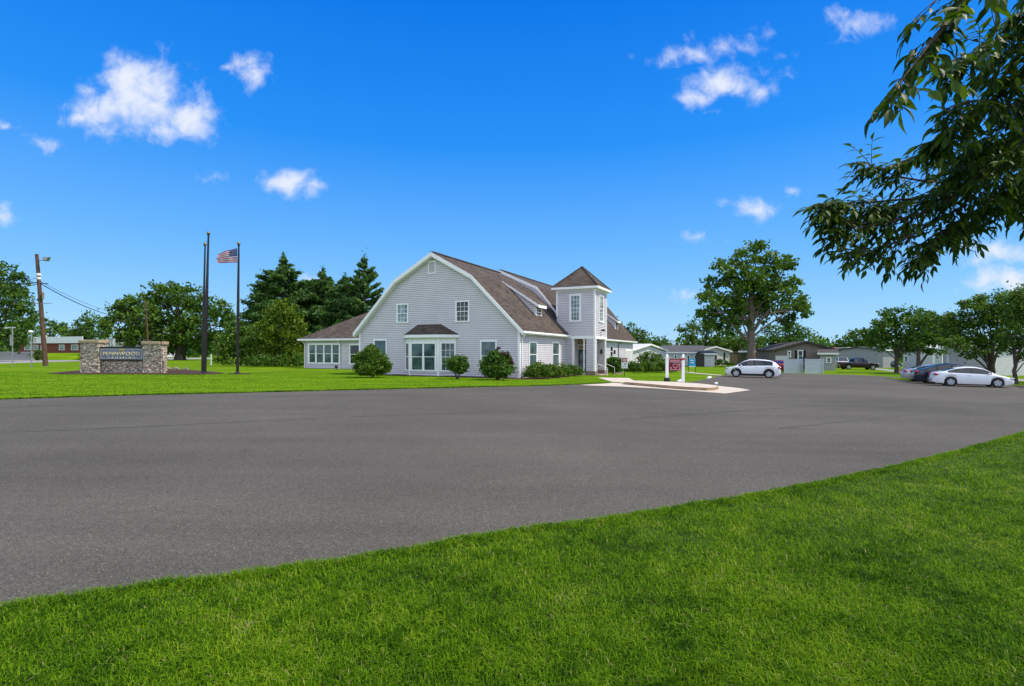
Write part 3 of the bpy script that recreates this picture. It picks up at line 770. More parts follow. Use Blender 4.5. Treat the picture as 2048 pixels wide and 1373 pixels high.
def siding(mb, P, poly, c=0.145, lip=0.028, base=0.0):
    """lapped boards: every course is a tilted board with a real lower edge"""
    z0, z1 = min(p[1] for p in poly), max(p[1] for p in poly)
    k = 0
    while z0 + k * c < z1 - 1e-4:
        a, b = z0 + k * c, z0 + (k + 1) * c
        q = clip(clip(poly, a, True), b, False)
        k += 1
        if len(q) < 3: continue
        mb.face([P(s, base + 0.003 + lip * (b - z) / c, z) for s, z in q])
        lo = [s for s, z in q if abs(z - a) < 1e-5]
        if len(lo) >= 2:
            mb.face([P(min(lo), base + 0.003 + lip, a), P(max(lo), base + 0.003 + lip, a), P(max(lo), base, a), P(min(lo), base, a)])
            mb.mi = 1   # painted shadow line along each board's lower edge
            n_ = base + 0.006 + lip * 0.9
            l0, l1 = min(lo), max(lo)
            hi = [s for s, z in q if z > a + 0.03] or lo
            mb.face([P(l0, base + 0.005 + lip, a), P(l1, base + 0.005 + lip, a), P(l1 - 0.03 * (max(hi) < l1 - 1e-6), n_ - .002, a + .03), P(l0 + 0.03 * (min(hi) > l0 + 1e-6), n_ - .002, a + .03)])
            mb.mi = 0

def window(P, rect, parent, cols=1, rows=1, sash=True, tw=0.11, glass='glass', name='window', mull=()):
    s0, s1, z0, z1 = rect
    f = MB()
    f.pbox(P, s0 - 0.02, s1 + 0.02, 0.0, 0.075, z1 - tw, z1 + 0.0)
    f.pbox(P, s0 - 0.05, s1 + 0.05, 0.0, 0.095, z0, z0 + tw * 0.8)
    f.pbox(P, s0, s0 + tw, 0.0, 0.070, z0 + tw * 0.8, z1 - tw)
    f.pbox(P, s1 - tw, s1, 0.0, 0.070, z0 + tw * 0.8, z1 - tw)
    for m in mull:
        f.pbox(P, m - tw * 0.5, m + tw * 0.5, 0.0, 0.068, z0 + tw * 0.8, z1 - tw)
    fr = f.build(name, M['white'], parent)
    edges = [s0 + tw] + [x for m in mull for x in (m - tw * 0.5, m + tw * 0.5)] + [s1 - tw]
    for i in range(0, len(edges), 2):
        a, b = edges[i], edges[i + 1]
        MB().pbox(P, a, b, 0.028, 0.040, z0 + tw * 0.8, z1 - tw).build('pane', M[glass], fr)
        g = MB()
        zi0, zi1 = z0 + tw * 0.8, z1 - tw
        zm = (zi0 + zi1) / 2
        if sash:
            g.pbox(P, a, b, 0.040, 0.062, zm - 0.025, zm + 0.025)
            for q in (a, b - 0.03): g.pbox(P, q, q + 0.03, 0.040, 0.056, zi0, zm - 0.025)
        for k in range(1, cols):
            q = a + (b - a) * k / cols
            for (za, zb) in ((zi0, zm - 0.025), (zm + 0.025, zi1)) if sash else ((zi0, zi1),): g.pbox(P, q - 0.014, q + 0.014, 0.040, 0.052, za, zb)
        if rows > 1:
            for za, zb in ((zi0, zm), (zm, zi1)):
                for k in range(1, rows):
                    q = za + (zb - za) * k / rows
                    g.pbox(P, a, b, 0.040, 0.054, q - 0.012, q + 0.012)
        if g.v: g.build('sash_bar', M['white'], fr)
    return fr

H = thing('clubhouse', 'large pale grey clapboard house with gambrel gable, brown shingle roof and square entry tower', 'house', (HX, HY, HZ), HROT)
G = plane((0, 0), (1, 0), (0, -1))
RF = plane((0, 0), (0, 1), (1, 0))
WG = plane((0, 9.25), (1, 0), (0, -1))
TL = plane((0, 9.5), (1, 0), (0, -1))
TR = plane((2.65, 0), (0, 1), (1, 0))
GW, ZB0 = 14.5, -0.5
SC = 1.02  # lower roof slope
# gable wall
wz = 3.52
gab = [(-GW, ZB0), (0, ZB0), (0, wz), (-3.8, 7.35), (-7.25, 9.25), (-GW + 3.8, 7.35), (-GW, wz)]
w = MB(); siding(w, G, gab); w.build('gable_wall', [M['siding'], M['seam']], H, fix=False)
core = MB(); core.xprism([(-GW + .0, ZB0), (-0.0, ZB0), (-0.0, wz - .05), (-3.85, 7.3), (-7.25, 9.2), (-GW + 3.85, 7.3), (-GW, wz - .05)], lambda p, q, d: (p, d, q), 0.0, 35.5)
core.build('inner_wall', M['siding'], H)
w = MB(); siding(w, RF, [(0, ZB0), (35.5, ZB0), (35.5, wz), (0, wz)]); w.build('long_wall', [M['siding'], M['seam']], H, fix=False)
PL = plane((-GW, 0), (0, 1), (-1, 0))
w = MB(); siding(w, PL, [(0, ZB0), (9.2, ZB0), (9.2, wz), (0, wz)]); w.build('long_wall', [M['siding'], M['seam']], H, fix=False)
# corner boards
cb = MB(); cb.box(-0.12, 0.05, -0.05, 0.10, ZB0, wz - 0.05); cb.build('corner_board', M['white'], H)
cb = MB(); cb.box(-GW - 0.05, -GW + 0.10, -0.05, 0.10, ZB0, wz - 0.1); cb.build('corner_board', M['white'], H)
cb = MB(); cb.box(-0.12, 0.05, 35.4, 35.55, ZB0, wz - 0.1); cb.build('corner_board', M['white'], H)

def gambrel(ridge, brk, eave, th):
    """right half mirrored about x = -7.25; returns the closed profile"""
    m = lambda p: (-GW - p[0], p[1])
    o = [eave, brk, (-7.25, ridge), m(brk), m(eave)]
    i = [(eave[0] - 0.02, eave[1] - th), (brk[0] - 0.03, brk[1] - th * 1.25), (-7.25, ridge - th * 1.25), m((brk[0] - 0.03, brk[1] - th * 1.25)), m((eave[0] - 0.02, eave[1] - th))]
    return o, i

def roof_slab(name, o, i, y0, y1, parent):
    mb = MB()
    mb.xprism(o + i[::-1], lambda p, q, d: (p, d, q), y0, y1)
    return mb.build(name, M['shingle'], parent)

o1, i1 = gambrel(9.47, (-3.78, 7.56), (0.38, 3.42), 0.16)
rf = roof_slab('roof', o1, i1, -0.36, 11.2, H)
def rake(o, th, y0, y1, parent, name='rake_board', drop=0.02):
    mb = MB()
    for k in range(len(o) - 1):
        a, b = o[k], o[k + 1]
        mb.xprism([(a[0], a[1] - drop), (b[0], b[1] - drop), (b[0], b[1] - th), (a[0], a[1] - th)], lambda p, q, d: (p, d, q), y0, y1)
    return mb.build(name, M['white'], parent)
rake(o1, 0.31, -0.42, -0.36, H)
# soffit strip under the front overhang
mb = MB(); mb.xprism([(p, q - 0.30) for p, q in o1] + [(p, q - 0.36) for p, q in o1[::-1]], lambda p, q, d: (p, d, q), -0.36, 0.03); mb.build('soffit', M['white'], H)
o2, i2 = gambrel(9.74, (-3.42, 7.98), (0.42, 3.40), 0.16)
rf2 = roof_slab('roof', o2, i2, 11.2, 36.0, H)
rake(o2, 0.30, 11.12, 11.2, H)
mb = MB()
siding(mb, plane((0, 11.22), (1, 0), (0, -1)), [(-0.05, 3.3), (-3.5, 7.75), (-7.25, 9.5), (-7.25, 8.0), (-0.05, 3.2)][::-1])
mb.build('upper_gable_wall', [M['siding'], M['seam']], H, fix=False)
rake([(p, q) for p, q in o2], 0.35, 36.0, 36.06, H)
# ridge vent caps
MB().box(-7.40, -7.10, -0.3, 11.2, 9.44, 9.52).build('ridge_cap', M['shingle'], rf)
MB().box(-7.40, -7.10, 11.2, 36.0, 9.71, 9.79).build('ridge_cap', M['shingle'], rf2)
# gutters and downspouts
def gutter(P, s0, s1, n, z, parent=H):
    mb = MB(); mb.pbox(P, s0, s1, n - 0.02, n + 0.12, z - 0.14, z); mb.pbox(P, s0, s1, n - 0.06, n - 0.02, z - 0.22, z - 0.0)
    return mb.build('gutter', M['white'], parent)
gutter(RF, -0.36, 9.47, 0.36, 3.36); gutter(RF, 13.15, 36.0, 0.40, 3.33)
def spout(P, s, n, z, foot, name='downspout', mt='white'):
    mb = MB()
    mb.tube([P(s, n, z), P(s, n - 0.02, z - 0.12), P(s, 0.10, z - 0.42), P(s, 0.09, foot + 0.2), P(s, 0.30, foot + 0.04)], 0.045, 6)
    return mb.build(name, M[mt], H)
spout(RF, 0.22, 0.38, 3.24, -0.0)
spout(RF, hit(RF, 1235.5, 705)[0], 0.38, 3.2, -0.2, mt='bronze')
# gable windows
window(G, hrect(G, 794, 607.5, 817.5, 646.5), H, cols=3, rows=2, glass='glasspale')
window(G, hrect(G, 911.5, 601.5, 939.5, 644.5), H, cols=3, rows=2, glass='glassdark')
window(G, hrect(G, 748, 679, 774.5, 741), H, glass='glass')
window(G, hrect(G, 961, 681, 994, 743), H, glass='glass')
s0, s1, z0, z1 = hrect(G, 857, 523, 872, 548.5)
v = MB(); v.pbox(G, s0, s1, 0, 0.07, z0, z0 + .08); v.pbox(G, s0, s1, 0, 0.07, z1 - .08, z1); v.pbox(G, s0, s0 + .08, 0, .065, z0 + .08, z1 - .08); v.pbox(G, s1 - .08, s1, 0, .065, z0 + .08, z1 - .08)
vf = v.build('gable_vent', M['white'], H)
v = MB(); zz = z0 + .08
while zz < z1 - .1:
    v.add([G(s0 + .08, .055, zz), G(s1 - .08, .055, zz), G(s1 - .08, .02, zz + .05), G(s0 + .08, .02, zz + .05)], [(0, 1, 2, 3)]); zz += .06
v.pbox(G, s0 + .08, s1 - .08, 0.0, 0.032, z0 + .08, z1 - .08)
v.build('louvre', M['lightgrey'], vf)
# bay window
BY = H
by = -0.8
bx = [-9.83, -8.86, -6.27, -5.2]
zb_ = -0.35
ztop = 2.98
bay = MB()
foot = [(bx[0], 0.0), (bx[1], by), (bx[2], by), (bx[3], 0.0)]
bay.prism([foot[0], foot[1], foot[2], foot[3]], 0.0, ztop); b_ = bay.build('bay', M['white'], H)
PB = plane((bx[1], by), (1, 0), (0, -1)); LB = bx[2] - bx[1]
PRt = plane((bx[2], by), (bx[3] - bx[2], -by), (-by, -(bx[3] - bx[2]))); LR = math.hypot(bx[3] - bx[2], by)
PLt = plane((bx[0], 0), (bx[1] - bx[0], by), (by, -(bx[1] - bx[0]))); LL = math.hypot(bx[1] - bx[0], by)
sb = MB()
for P_, L_ in ((PB, LB), (PRt, LR), (PLt, LL)): siding(sb, P_, [(0, zb_), (L_, zb_), (L_, 0.36), (0, 0.36)])
sb.build('bay_apron', [M['siding'], M['seam']], b_, fix=False)
sb = MB()
for P_, L_ in ((PB, LB), (PRt, LR), (PLt, LL)): sb.pbox(P_, -0.02, L_ + 0.02, 0.002, 0.06, -0.10, 0.06)
sb.build('bay_skirt_board', M['white'], b_)
window(PB, (0.06, LB - 0.14, 0.40, 2.62), b_, glass='glass', mull=((LB - 0.08) / 2,), tw=0.14)
window(PRt, (0.10, LR - 0.06, 0.40, 2.62), b_, cols=3, rows=2, glass='glass', tw=0.12)
window(PLt, (0.06, LL - 0.10, 0.40, 2.62), b_, glass='glassdark', tw=0.12)
pst = MB(); pst.lathe([(0.11, zb_), (0.11, ztop)], (bx[2], by, 0), n=8); pst.build('bay_post', M['white'], b_)
pst = MB(); pst.lathe([(0.09, zb_), (0.09, ztop)], (bx[1], by, 0), n=8); pst.build('bay_post', M['white'], b_)
eo = 0.32
ef = [(bx[0] - eo, 0.03), (bx[1] - eo * .6, by - eo), (bx[2] + eo * .6, by - eo), (bx[3] + eo, 0.03)]
r_ = MB()
tp = [(-8.75, 0.03, 4.0), (-6.55, 0.03, 4.0)]
e3 = [(x, y, 3.16) for x, y in ef]
r_.face([e3[0], e3[1], tp[0]]); r_.face([e3[1], e3[2], tp[1], tp[0]]); r_.face([e3[2], e3[3], tp[1]]); r_.face([e3[3], e3[0], tp[0], tp[1]]); r_.face(e3[::-1])
r_.build('bay_roof', M['shingle'], b_)
r_ = MB(); r_.prism(ef, 2.94, 3.155); r_.build('bay_fascia', M['white'], b_)
r_ = MB()
for a, b in ((e3[0], tp[0]), (tp[0], tp[1]), (tp[1], e3[3])):
    a2, b2 = Vector(a) + Vector((0, -.02, .02)), Vector(b) + Vector((0, -.02, .02)); r_.tube([a2, b2], 0.035, 5)
r_.build('roof_flashing', M['white'], b_)
# facade windows on the long side
def rr(x0, y0, x1, y1): return hrect(RF, x0, y0, x1, y1)
window(RF, rr(1057, 683, 1073, 735.5), H, glass='glass'); window(RF, rr(1103.5, 684.5, 1117.5, 733.5), H, glass='glass')
window(RF, rr(1219.3, 692, 1225.3, 714.5), H, glass='glassdark')
ds0, ds1, dz0, dz1 = rr(1250, 699, 1262, 730)
d = MB(); d.pbox(RF, ds0, ds1, 0.0, 0.07, dz0, dz1); dr = d.build('side_door', M['white'], H)
MB().pbox(RF, ds0 + .25, ds1 - .25, 0.07, 0.085, dz0 + .05, dz1 - .2).build('door_leaf', M['lightgrey'], dr)
sp_ = hit(RF, 1227.3, 705)
MB().pbox(RF, sp_[0] - .12, sp_[0] + .12, 0.03, 0.2, sp_[1] - .2, sp_[1] + .25).build('meter_box', M['black'], H)
# dormers
def dormer(t0, x_f, zf0, zf1, wd, xr, zr):
    t1 = t0 + wd
    Pf = plane((x_f, t0), (0, 1), (1, 0)); Pc = plane((0, t0), (1, 0), (0, -1)); Pc2 = plane((0, t1), (1, 0), (0, 1))
    dm = MB()
    dm.xprism([(x_f, zf0 - .3), (x_f, zf1), (xr, zr), (xr, zr - 1.2)], lambda p, q, d: (p, d, q), t0, t1)
    D = dm.build('dormer', M['siding'], H)
    for P_ in (Pc, Pc2):
        c = MB(); siding(c, P_, [(x_f, zf0 - 0.02), (x_f, zf1), (xr, zr - .05)][::-1], c=0.15)
        c.build('dormer_cheek', [M['siding'], M['seam']], D, fix=False)
    sl = (zr - zf1) / (xr - x_f)
    ov = 0.34
    pr = [(x_f + ov, zf1 + sl * ov), (xr - .05, zr - .05 * sl)]
    r = MB(); r.xprism([(pr[0][0], pr[0][1] + .02), (pr[1][0], pr[1][1] + .02), (pr[1][0], pr[1][1] + .13), (pr[0][0], pr[0][1] + .13)], lambda p, q, d: (p, d, q), t0 - .18, t1 + .18)
    r.build('dormer_roof', M['shingle'], D)
    r = MB()
    for ta, tb in ((t0 - .23, t0 - .18), (t1 + .18, t1 + .23)):
        r.xprism([(pr[0][0] + .03, pr[0][1] - .10), (pr[1][0], pr[1][1] - .02), (pr[1][0], pr[1][1] + .11), (pr[0][0] + .03, pr[0][1] + .11)], lambda p, q, d: (p, d, q), ta, tb)
    r.box(pr[0][0], pr[0][0] + .05, t0 - .18, t1 + .18, pr[0][1] - .12, pr[0][1] + .11)
    r.build('dormer_fascia', M['white'], D)
    window(Pf, (0.10, wd - 0.10, zf0 + .02, zf1 - .06), D, cols=2, rows=2, glass='glassdark', tw=0.12)
    for q in (t0 - .03, t1 - .06): MB().box(x_f - .06, x_f + .03, q, q + .09, zf0 - .1, zf1).build('corner_board', M['white'], D)
dormer(5.45, -1.12, 4.55, 5.80, 1.35, -3.95, 7.62)
dormer(29.3, -0.75, 4.55, 5.85, 1.4, -3.6, 7.9)
# ------------------------------------------------------------------ entry tower
TX0, TX1, TY0, TY1 = -0.78, 2.65, 9.5, 13.1
TZ0, TZ1 = 3.2, 7.38
tw_ = MB(); tw_.box(TX0, TX1 - .002, TY0 + .002, TY1, TZ0, TZ1); T = tw_.build('tower', M['siding'], H)
c = MB()
siding(c, TL, [(TX0, TZ0), (TX1, TZ0), (TX1, TZ1), (TX0, TZ1)]); siding(c, TR, [(TY0, TZ0), (TY1, TZ0), (TY1, TZ1), (TY0, TZ1)])
siding(c, plane((0, TY1), (1, 0), (0, 1)), [(TX0, TZ0), (TX1, TZ0), (TX1, TZ1), (TX0, TZ1)]); siding(c, plane((TX0, 0), (0, 1), (-1, 0)), [(TY0, 6), (TY1, 6), (TY1, TZ1), (TY0, TZ1)])
c.build('tower_wall', [M['siding'], M['seam']], T, fix=False)
c = MB()
c.box(TX1 - .10, TX1 + .05, TY0 - .05, TY0 + .10, TZ0 - .02, TZ1 - .12); c.build('corner_board', M['white'], T)
c = MB(); c.box(TX0 - .05, TX0 + .10, TY0 - .05, TY0 + .08, 5.0, TZ1 - .12); c.build('corner_board', M['white'], T)
c = MB(); c.box(TX1 - .08, TX1 + .05, TY1 - .10, TY1 + .05, TZ0 - .02, TZ1 - .12); c.build('corner_board', M['white'], T)
c = MB(); c.pbox(TL, 0.02, TX1 + .05, 0.0, 0.06, TZ0 - .16, TZ0 + .06); c.pbox(TR, TY0 + .01, TY1 + .05, 0.0, 0.06, TZ0 - .16, TZ0 + .06); c.build('porch_beam', M['white'], T)
ov = 0.36
e = [(TX0 - ov, TY0 - ov), (TX1 + ov, TY0 - ov), (TX1 + ov, TY1 + ov), (TX0 - ov, TY1 + ov)]
r = MB(); ap = ((TX0 + TX1) / 2, (TY0 + TY1) / 2, 9.5)
for k in range(4): r.face([(*e[k], 7.50), (*e[(k + 1) % 4], 7.50), ap])
r.face([(*p, 7.50) for p in e[::-1]]); tr = r.build('tower_roof', M['shingle'], T)
r = MB()
for k in (0, 1, 2, 3): r.tube([(*e[k], 7.53), (ap[0], ap[1], 9.53)], 0.06, 6)
r.build('hip_cap', M['shingle'], tr)
r = MB(); r.box(e[0][0] - .02, e[2][0] + .02, e[0][1] - .02, e[2][1] + .02, 7.30, 7.495); r.build('tower_eave', M['white'], T)
r = MB(); r.box(TX0 - .05, TX1 + .06, TY0 - .06, TY1 + .05, 7.14, 7.297); r.build('frieze_board', M['white'], T)
window(TL, hrect(TL, 1139, 588.5, 1162.8, 644), T, cols=3, rows=3, glass='glasspale', tw=.16)
window(TR, hrect(TR, 1197.6, 590, 1206, 645.5), T, cols=2, rows=3, glass='glasspale', tw=.16)
# floodlight on the tower
s_, z_ = hit(TR, 1201.5, 661)
fl = MB(); fl.tube([TR(s_, 0.02, z_), TR(s_, .22, z_ - .03)], .05, 8); fl.lathe([(.02, 0), (.12, .03), (.10, .2), (.02, .22)], TR(s_, .27, z_ - .12), n=10); fl.build('flood_lamp', M['black'], T)
# porch: pillars with brick feet, floor, glazed doors, steps
px_in = hit(TL, 1172.5, 720)[0]
def pillar(x0, x1, y0, y1, name='porch_pillar'):
    p = MB(); p.box(x0, x1, y0, y1, 0.28, TZ0 - .16); o = p.build(name, M['siding'], T)
    q = MB()
    for P_, a, b in ((plane((x0, y0), (1, 0), (0, -1)), 0, x1 - x0), (plane((x1, y0), (0, 1), (1, 0)), 0, y1 - y0)): siding(q, P_, [(a, .28), (b, .28), (b, TZ0 - .16), (a, TZ0 - .16)])
    q.build('pillar_cladding', [M['siding'], M['seam']], o, fix=False)
    q = MB(); q.box(x1 - .10, x1 + .045, y0 - .045, y0 + .08, .28, TZ0 - .165); q.build('corner_board', M['white'], o)
    q = MB(); q.box(x0 - .05, x1 + .06, y0 - .06, y1 + .05, ZB0 - .1, .28); q.build('brick_plinth', M['brick'], o)
    return o
pillar(px_in, TX1, TY0, TY0 + .62)
pillar(TX1 - .62, TX1, TY1 - .35, TY1)
lw = hit(TL, 1147, 720)[0]
p = MB(); siding(p, TL, [(0.02, ZB0), (lw, ZB0), (lw, TZ0 - .16), (0.02, TZ0 - .16)], base=-.01); p.build('porch_side_wall', [M['siding'], M['seam']], T, fix=False)
p = MB(); p.box(lw - .12, lw + .02, TY0 - .04, TY0 + .25, ZB0, TZ0 - .165); p.build('corner_board', M['white'], T)
p = MB(); p.lathe([(.11, -.3), (.11, -.2), (.07, -.17), (.065, 2.85), (.11, 2.9), (.11, 3.03)], (hit(TL, 1167, 720)[0], TY0 + .15, 0), n=12); p.build('porch_column', M['white'], T, smooth=True)
p = MB(); p.box(0.0, TX1 - .02, TY0 + .12, TY1 + .1, -.6, -.02); p.build('porch_floor', M['brick'], T)
pb = plane((0, TY1 - .12), (1, 0), (0, -1))
p = MB(); p.box(-.1, TX1 - .64, TY1 - .12, TY1 + .02, -.1, TZ0); p.build('porch_back_wall', M['tan'], T)
dx0, dx1 = -0.02, 1.96
p = MB()
p.pbox(pb, dx0, dx0 + .08, 0, .08, 0, 2.5); p.pbox(pb, dx1 - .08, dx1, 0, .08, 0, 2.5); p.pbox(pb, dx0, dx1, 0, .09, 2.5, 2.62); p.pbox(pb, dx0 + .08, dx1 - .08, 0, .07, 2.14, 2.2)
p.build('door_frame', M['white'], T)
for a_, b_2 in ((dx0 + .09, (dx0 + dx1) / 2 - .005), ((dx0 + dx1) / 2 + .005, dx1 - .09)):
    q = MB(); q.pbox(pb, a_, a_ + .1, .01, .055, 0.02, 2.13); q.pbox(pb, b_2 - .1, b_2, .01, .055, 0.02, 2.13); q.pbox(pb, a_ + .1, b_2 - .1, .01, .055, 0.02, .24); q.pbox(pb, a_ + .1, b_2 - .1, .01, .055, 2.02, 2.13)
    dd_ = q.build('entry_door', M['black'], T)
    MB().pbox(pb, a_ + .1, b_2 - .1, .02, .034, .24, 2.02).build('pane', M['glasspale'], dd_)
    q = MB(); q.tube([pb(b_2 - .16, .06, .95), pb(b_2 - .16, .1, 1.0), pb(b_2 - .16, .1, 1.25), pb(b_2 - .16, .06, 1.3)], .015, 6); q.build('handle', M['chrome'], dd_)
p = MB(); p.lathe([(.03, -.22), (.11, -.12), (.10, .12), (.03, .2)], (TX1 - .32, TY1 - .45, 1.95), n=8); p.build('porch_lantern', M['black'], T)
st = MB()
for k in range(3): st.box(TX1 - .1, TX1 + .35 * (3 - k), TY0 + .66, TY1 - .4, -.55 + .17 * k - .1, -.38 + .17 * k - .02 + .003 * k)
st.build('entry_steps', mat('pinkish_brick_step', (.40, .27, .20), .85, .2, 6, .3, 30), T)
for yy_ in (TY0 + .72, TY1 - .46):
    p = MB(); p.tube([(TX1 + .02, yy_, .9), (TX1 + .9, yy_, .55)], .022, 6); p.tube([(TX1 + .9, yy_, .55), (TX1 + .9, yy_, -.4)], .02, 6); p.tube([(TX1 + .02, yy_, .9), (TX1 + .02, yy_, 0)], .02, 6)
    p.build('stair_rail', M['white'], T)
# ------------------------------------------------------------------ side wing with a hip roof
WX0, WX1, WY0, WY1, WZ = -30.6, -GW + .2, 9.25, 23.0, 3.15
w = MB(); w.box(WX0, WX1, WY0 + .004, WY1, ZB0, WZ); WI = w.build('wing', M['siding'], H)
w = MB(); siding(w, WG, [(WX0, ZB0), (WX1, ZB0), (WX1, WZ), (WX0, WZ)]); siding(w, plane((WX0, WY0), (0, 1), (-1, 0)), [(0, ZB0), (WY1 - WY0, ZB0), (WY1 - WY0, WZ), (0, WZ)]); w.build('wing_wall', [M['siding'], M['seam']], WI, fix=False)
ov = .5
ez = 3.28
a0, a1, b0, b1 = WX0 - ov, WX1 + .3, WY0 - ov, WY1 + ov
hh = (b1 - b0) / 2; rz = ez + hh * .60
r = MB(); E_ = [(a0, b0, ez), (a1, b0, ez), (a1, b1, ez), (a0, b1, ez)]; R1, R2 = (a0 + hh, b0 + hh, rz), (a1, b0 + hh, rz)
r.face([E_[0], E_[1], R2, R1]); r.face([E_[3], E_[0], R1]); r.face([E_[2], E_[3], R1, R2]); r.face([E_[1], E_[2], R2]); r.face(E_[::-1])
r.build('wing_roof', M['shingle'], WI)
r = MB(); r.box(a0 - .05, a1, b0 - .06, b0 + .06, ez - .2, ez - .004); r.box(a0 - .06, a0 + .06, b0 - .06, b1, ez - .2, ez - .006); r.box(a0, a1, b0 + .06, WY0 + .02, ez - .12, ez - .05); r.build('wing_gutter', M['white'], WI)
s0, s1, z0, z1 = hrect(WG, 617, 687, 681, 728)
window(WG, (s0, s1, z0, z1), WI, glass='glass', mull=[s0 + (s1 - s0) * k / 4 for k in (1, 2, 3)], tw=.18)
window(WG, hrect(WG, 699, 688, 721, 729.5), WI, glass='glassdark', tw=.16)
for pxs in (681.5, 594):
    s_ = max(hit(WG, pxs, 700)[0], WX0 + .15)
    q = MB(); q.tube([WG(s_, .5, 3.1), WG(s_, .4, 2.95), WG(s_, .10, 2.7), WG(s_, .09, .1), WG(s_, .3, -.05)], .05, 6); q.build('downspout', M['white'], WI)
# planting strip along the walls
bed = [(-11.0, -1.3), (0.9, -1.3), (1.7, -0.4), (1.7, 9.3), (0.0, 9.3), (0.0, 0.0), (-11.0, 0.0)]
sheet('planting_bed', [(HX + x * E1.x + y * E2.x, HY + x * E1.y + y * E2.y) for x, y in bed], 0.03, M['mulch'], thick=.03)

# ------------------------------------------------------------------ vehicles
def curve(pts):
    xs, ys = [p[0] for p in pts], [p[1] for p in pts]
    def f(x):
        # smooth (monotone cosine-free) interpolation with light rounding
        return float(np.mean([np.interp(x + d, xs, ys) for d in (-0.05, -0.025, 0, 0.025, 0.05)]))
    return f

def make_car(name, label, paint, L, Wd, belt, roof, wb, wr, xg, pillars, bottom=0.2, group=None, tail='red_lens', bed=None, cladding=None, spokes=5):
    t = thing(name, label, 'car', group=group)
    fb, fr = curve(belt), curve(roof)
    wheels = [(-wb / 2 + bed_off(bed), wr), (wb / 2 + bed_off(bed), wr)]
    x0, x1 = belt[0][0], belt[-1][0]
    xs = sorted(set([x0, x0 + .03, x0 + .08, x1 - .08, x1 - .03, x1] + list(np.arange(x0 + .12, x1 - .1, 0.045))))
    secs = []
    for x in xs:
        e = max(0.0, (abs(x - (x0 + x1) / 2) - ((x1 - x0) / 2 - 0.75)) / 0.75)
        w = Wd / 2 * (1 - 0.30 * e ** 2.6)
        zb = bottom + 0.10 * e ** 2
        for (wx, r) in wheels:
            q = (r * 1.17) ** 2 - (x - wx) ** 2
            if q > 0: zb = max(zb, r + math.sqrt(q))
        zs = max(fb(x), 0.34); zr = max(fr(x), zs + 0.012)
        zb = min(zb, zs - 0.12)
        g = min(max((zr - zs) / 0.5, 0), 1)
        wg = w * (0.93 - 0.19 * g)
        z1 = min(zb + 0.10, zs - 0.1)
        z2 = max(z1 + 0.02, 0.62 * zs + 0.02)
        secs.append([(w * 0.93, zb), (w * 0.985, z1), (w, min(z2, zs - .06)), (w * 0.985, zs - 0.05), (w * 0.945, zs), (wg, zr - 0.045 * (0.3 + g)), (wg * 0.90, zr - 0.005), (wg * 0.5, zr + 0.012 * (1 + g)), (0, zr + 0.018 * (1 + g))])
    body = MB(); sides = {1: MB(), -1: MB()}; fronts = {1: MB(), -1: MB()}; pil = {}
    def put(m, pts): m.face(pts); 
    for i in range(len(xs) - 1):
        xa, xb_ = xs[i], xs[i + 1]; A, B = secs[i], secs[i + 1]
        xm = (xa + xb_) / 2
        hgt = ((A[5][1] - A[4][1]) + (B[5][1] - B[4][1])) / 2
        slope = abs(fr(xm + .06) - fr(xm - .06)) / .12
        tall = fr(xm) - fb(xm)
        for j in range(8):
            m = body; sd_ = fr_ = pl_ = False
            if j == 4 and hgt > 0.12 and xg[0] < xm < xg[1]:
                near_p = [p for p in pillars if abs(xm - p) < 0.04]
                if near_p: pl_ = True
                else: sd_ = True
            if j in (6, 7) and slope > 0.33 and tall > 0.06: fr_ = True
            for sgn in (1, -1):
                m = sides[sgn] if sd_ else pil.setdefault((sgn, near_p[0]), MB()) if pl_ else fronts[1 if xm > 0 else -1] if fr_ else body
                q = [(xa, sgn * A[j][0], A[j][1]), (xb_, sgn * B[j][0], B[j][1]), (xb_, sgn * B[j + 1][0], B[j + 1][1]), (xa, sgn * A[j + 1][0], A[j + 1][1])]
                m.face(q if sgn > 0 else q[::-1])
    for i in (0, -1):
        q = [(xs[i], p[0], p[1]) for p in secs[i]] + [(xs[i], -p[0], p[1]) for p in secs[i][::-1]]
        body.face(q)
    def weld(o):
        bm = bmesh.new(); bm.from_mesh(o.data); bmesh.ops.remove_doubles(bm, verts=bm.verts, dist=0.0008); bmesh.ops.recalc_face_normals(bm, faces=bm.faces); bm.to_mesh(o.data); bm.free()
        o.data.polygons.foreach_set('use_smooth', [True] * len(o.data.polygons))
        return o
    bo = weld(body.build('body', M[paint], t, fix=False))
    for k_ in (1, -1):
        if sides[k_].v: weld(sides[k_].build('side_glass', M['cargl'], t, fix=False))
        for kk_ in [q for q in pil if q[0] == k_]: weld(pil[kk_].build('window_pillar', M['black'], t, fix=False))
        if fronts[k_].v: weld(fronts[k_].build('windscreen' if k_ > 0 else 'rear_window', M['cargl'], t, fix=False))
    ub = MB(); ub.box(x0 + .55, x1 - .6, -Wd / 2 + .12, Wd / 2 - .12, bottom - .03, .62)
    ub.build('underbody', M['black'], t)
    if cladding:
        c = MB()
        for s in (1, -1):
            c.box(wheels[0][0] + wr * 1.15, wheels[1][0] - wr * 1.15, s * Wd / 2 - .02 * s - .0, s * (Wd / 2 + .012), bottom - .02, bottom + .17)
            for wx, r in wheels:
                arc = [(wx + math.cos(a_) * r * k_, r + math.sin(a_) * r * k_) for k_, rng_ in ((1.30, range(0, 13)), (1.14, range(12, -1, -1))) for a_ in [math.pi * q / 12 for q in rng_]]
                c.xprism(arc, lambda p, q, d: (p, d, q), s * (Wd / 2 - .05), s * (Wd / 2 + .015))
        c.box(x1 - .12, x1 - .01, -Wd / 2 * .68, Wd / 2 * .68, bottom, bottom + .2); c.box(x0 + .0, x0 + .14, -Wd / 2 * .7, Wd / 2 * .7, bottom + .02, bottom + .25)
        c.build('sill_cladding', M['black'], t)
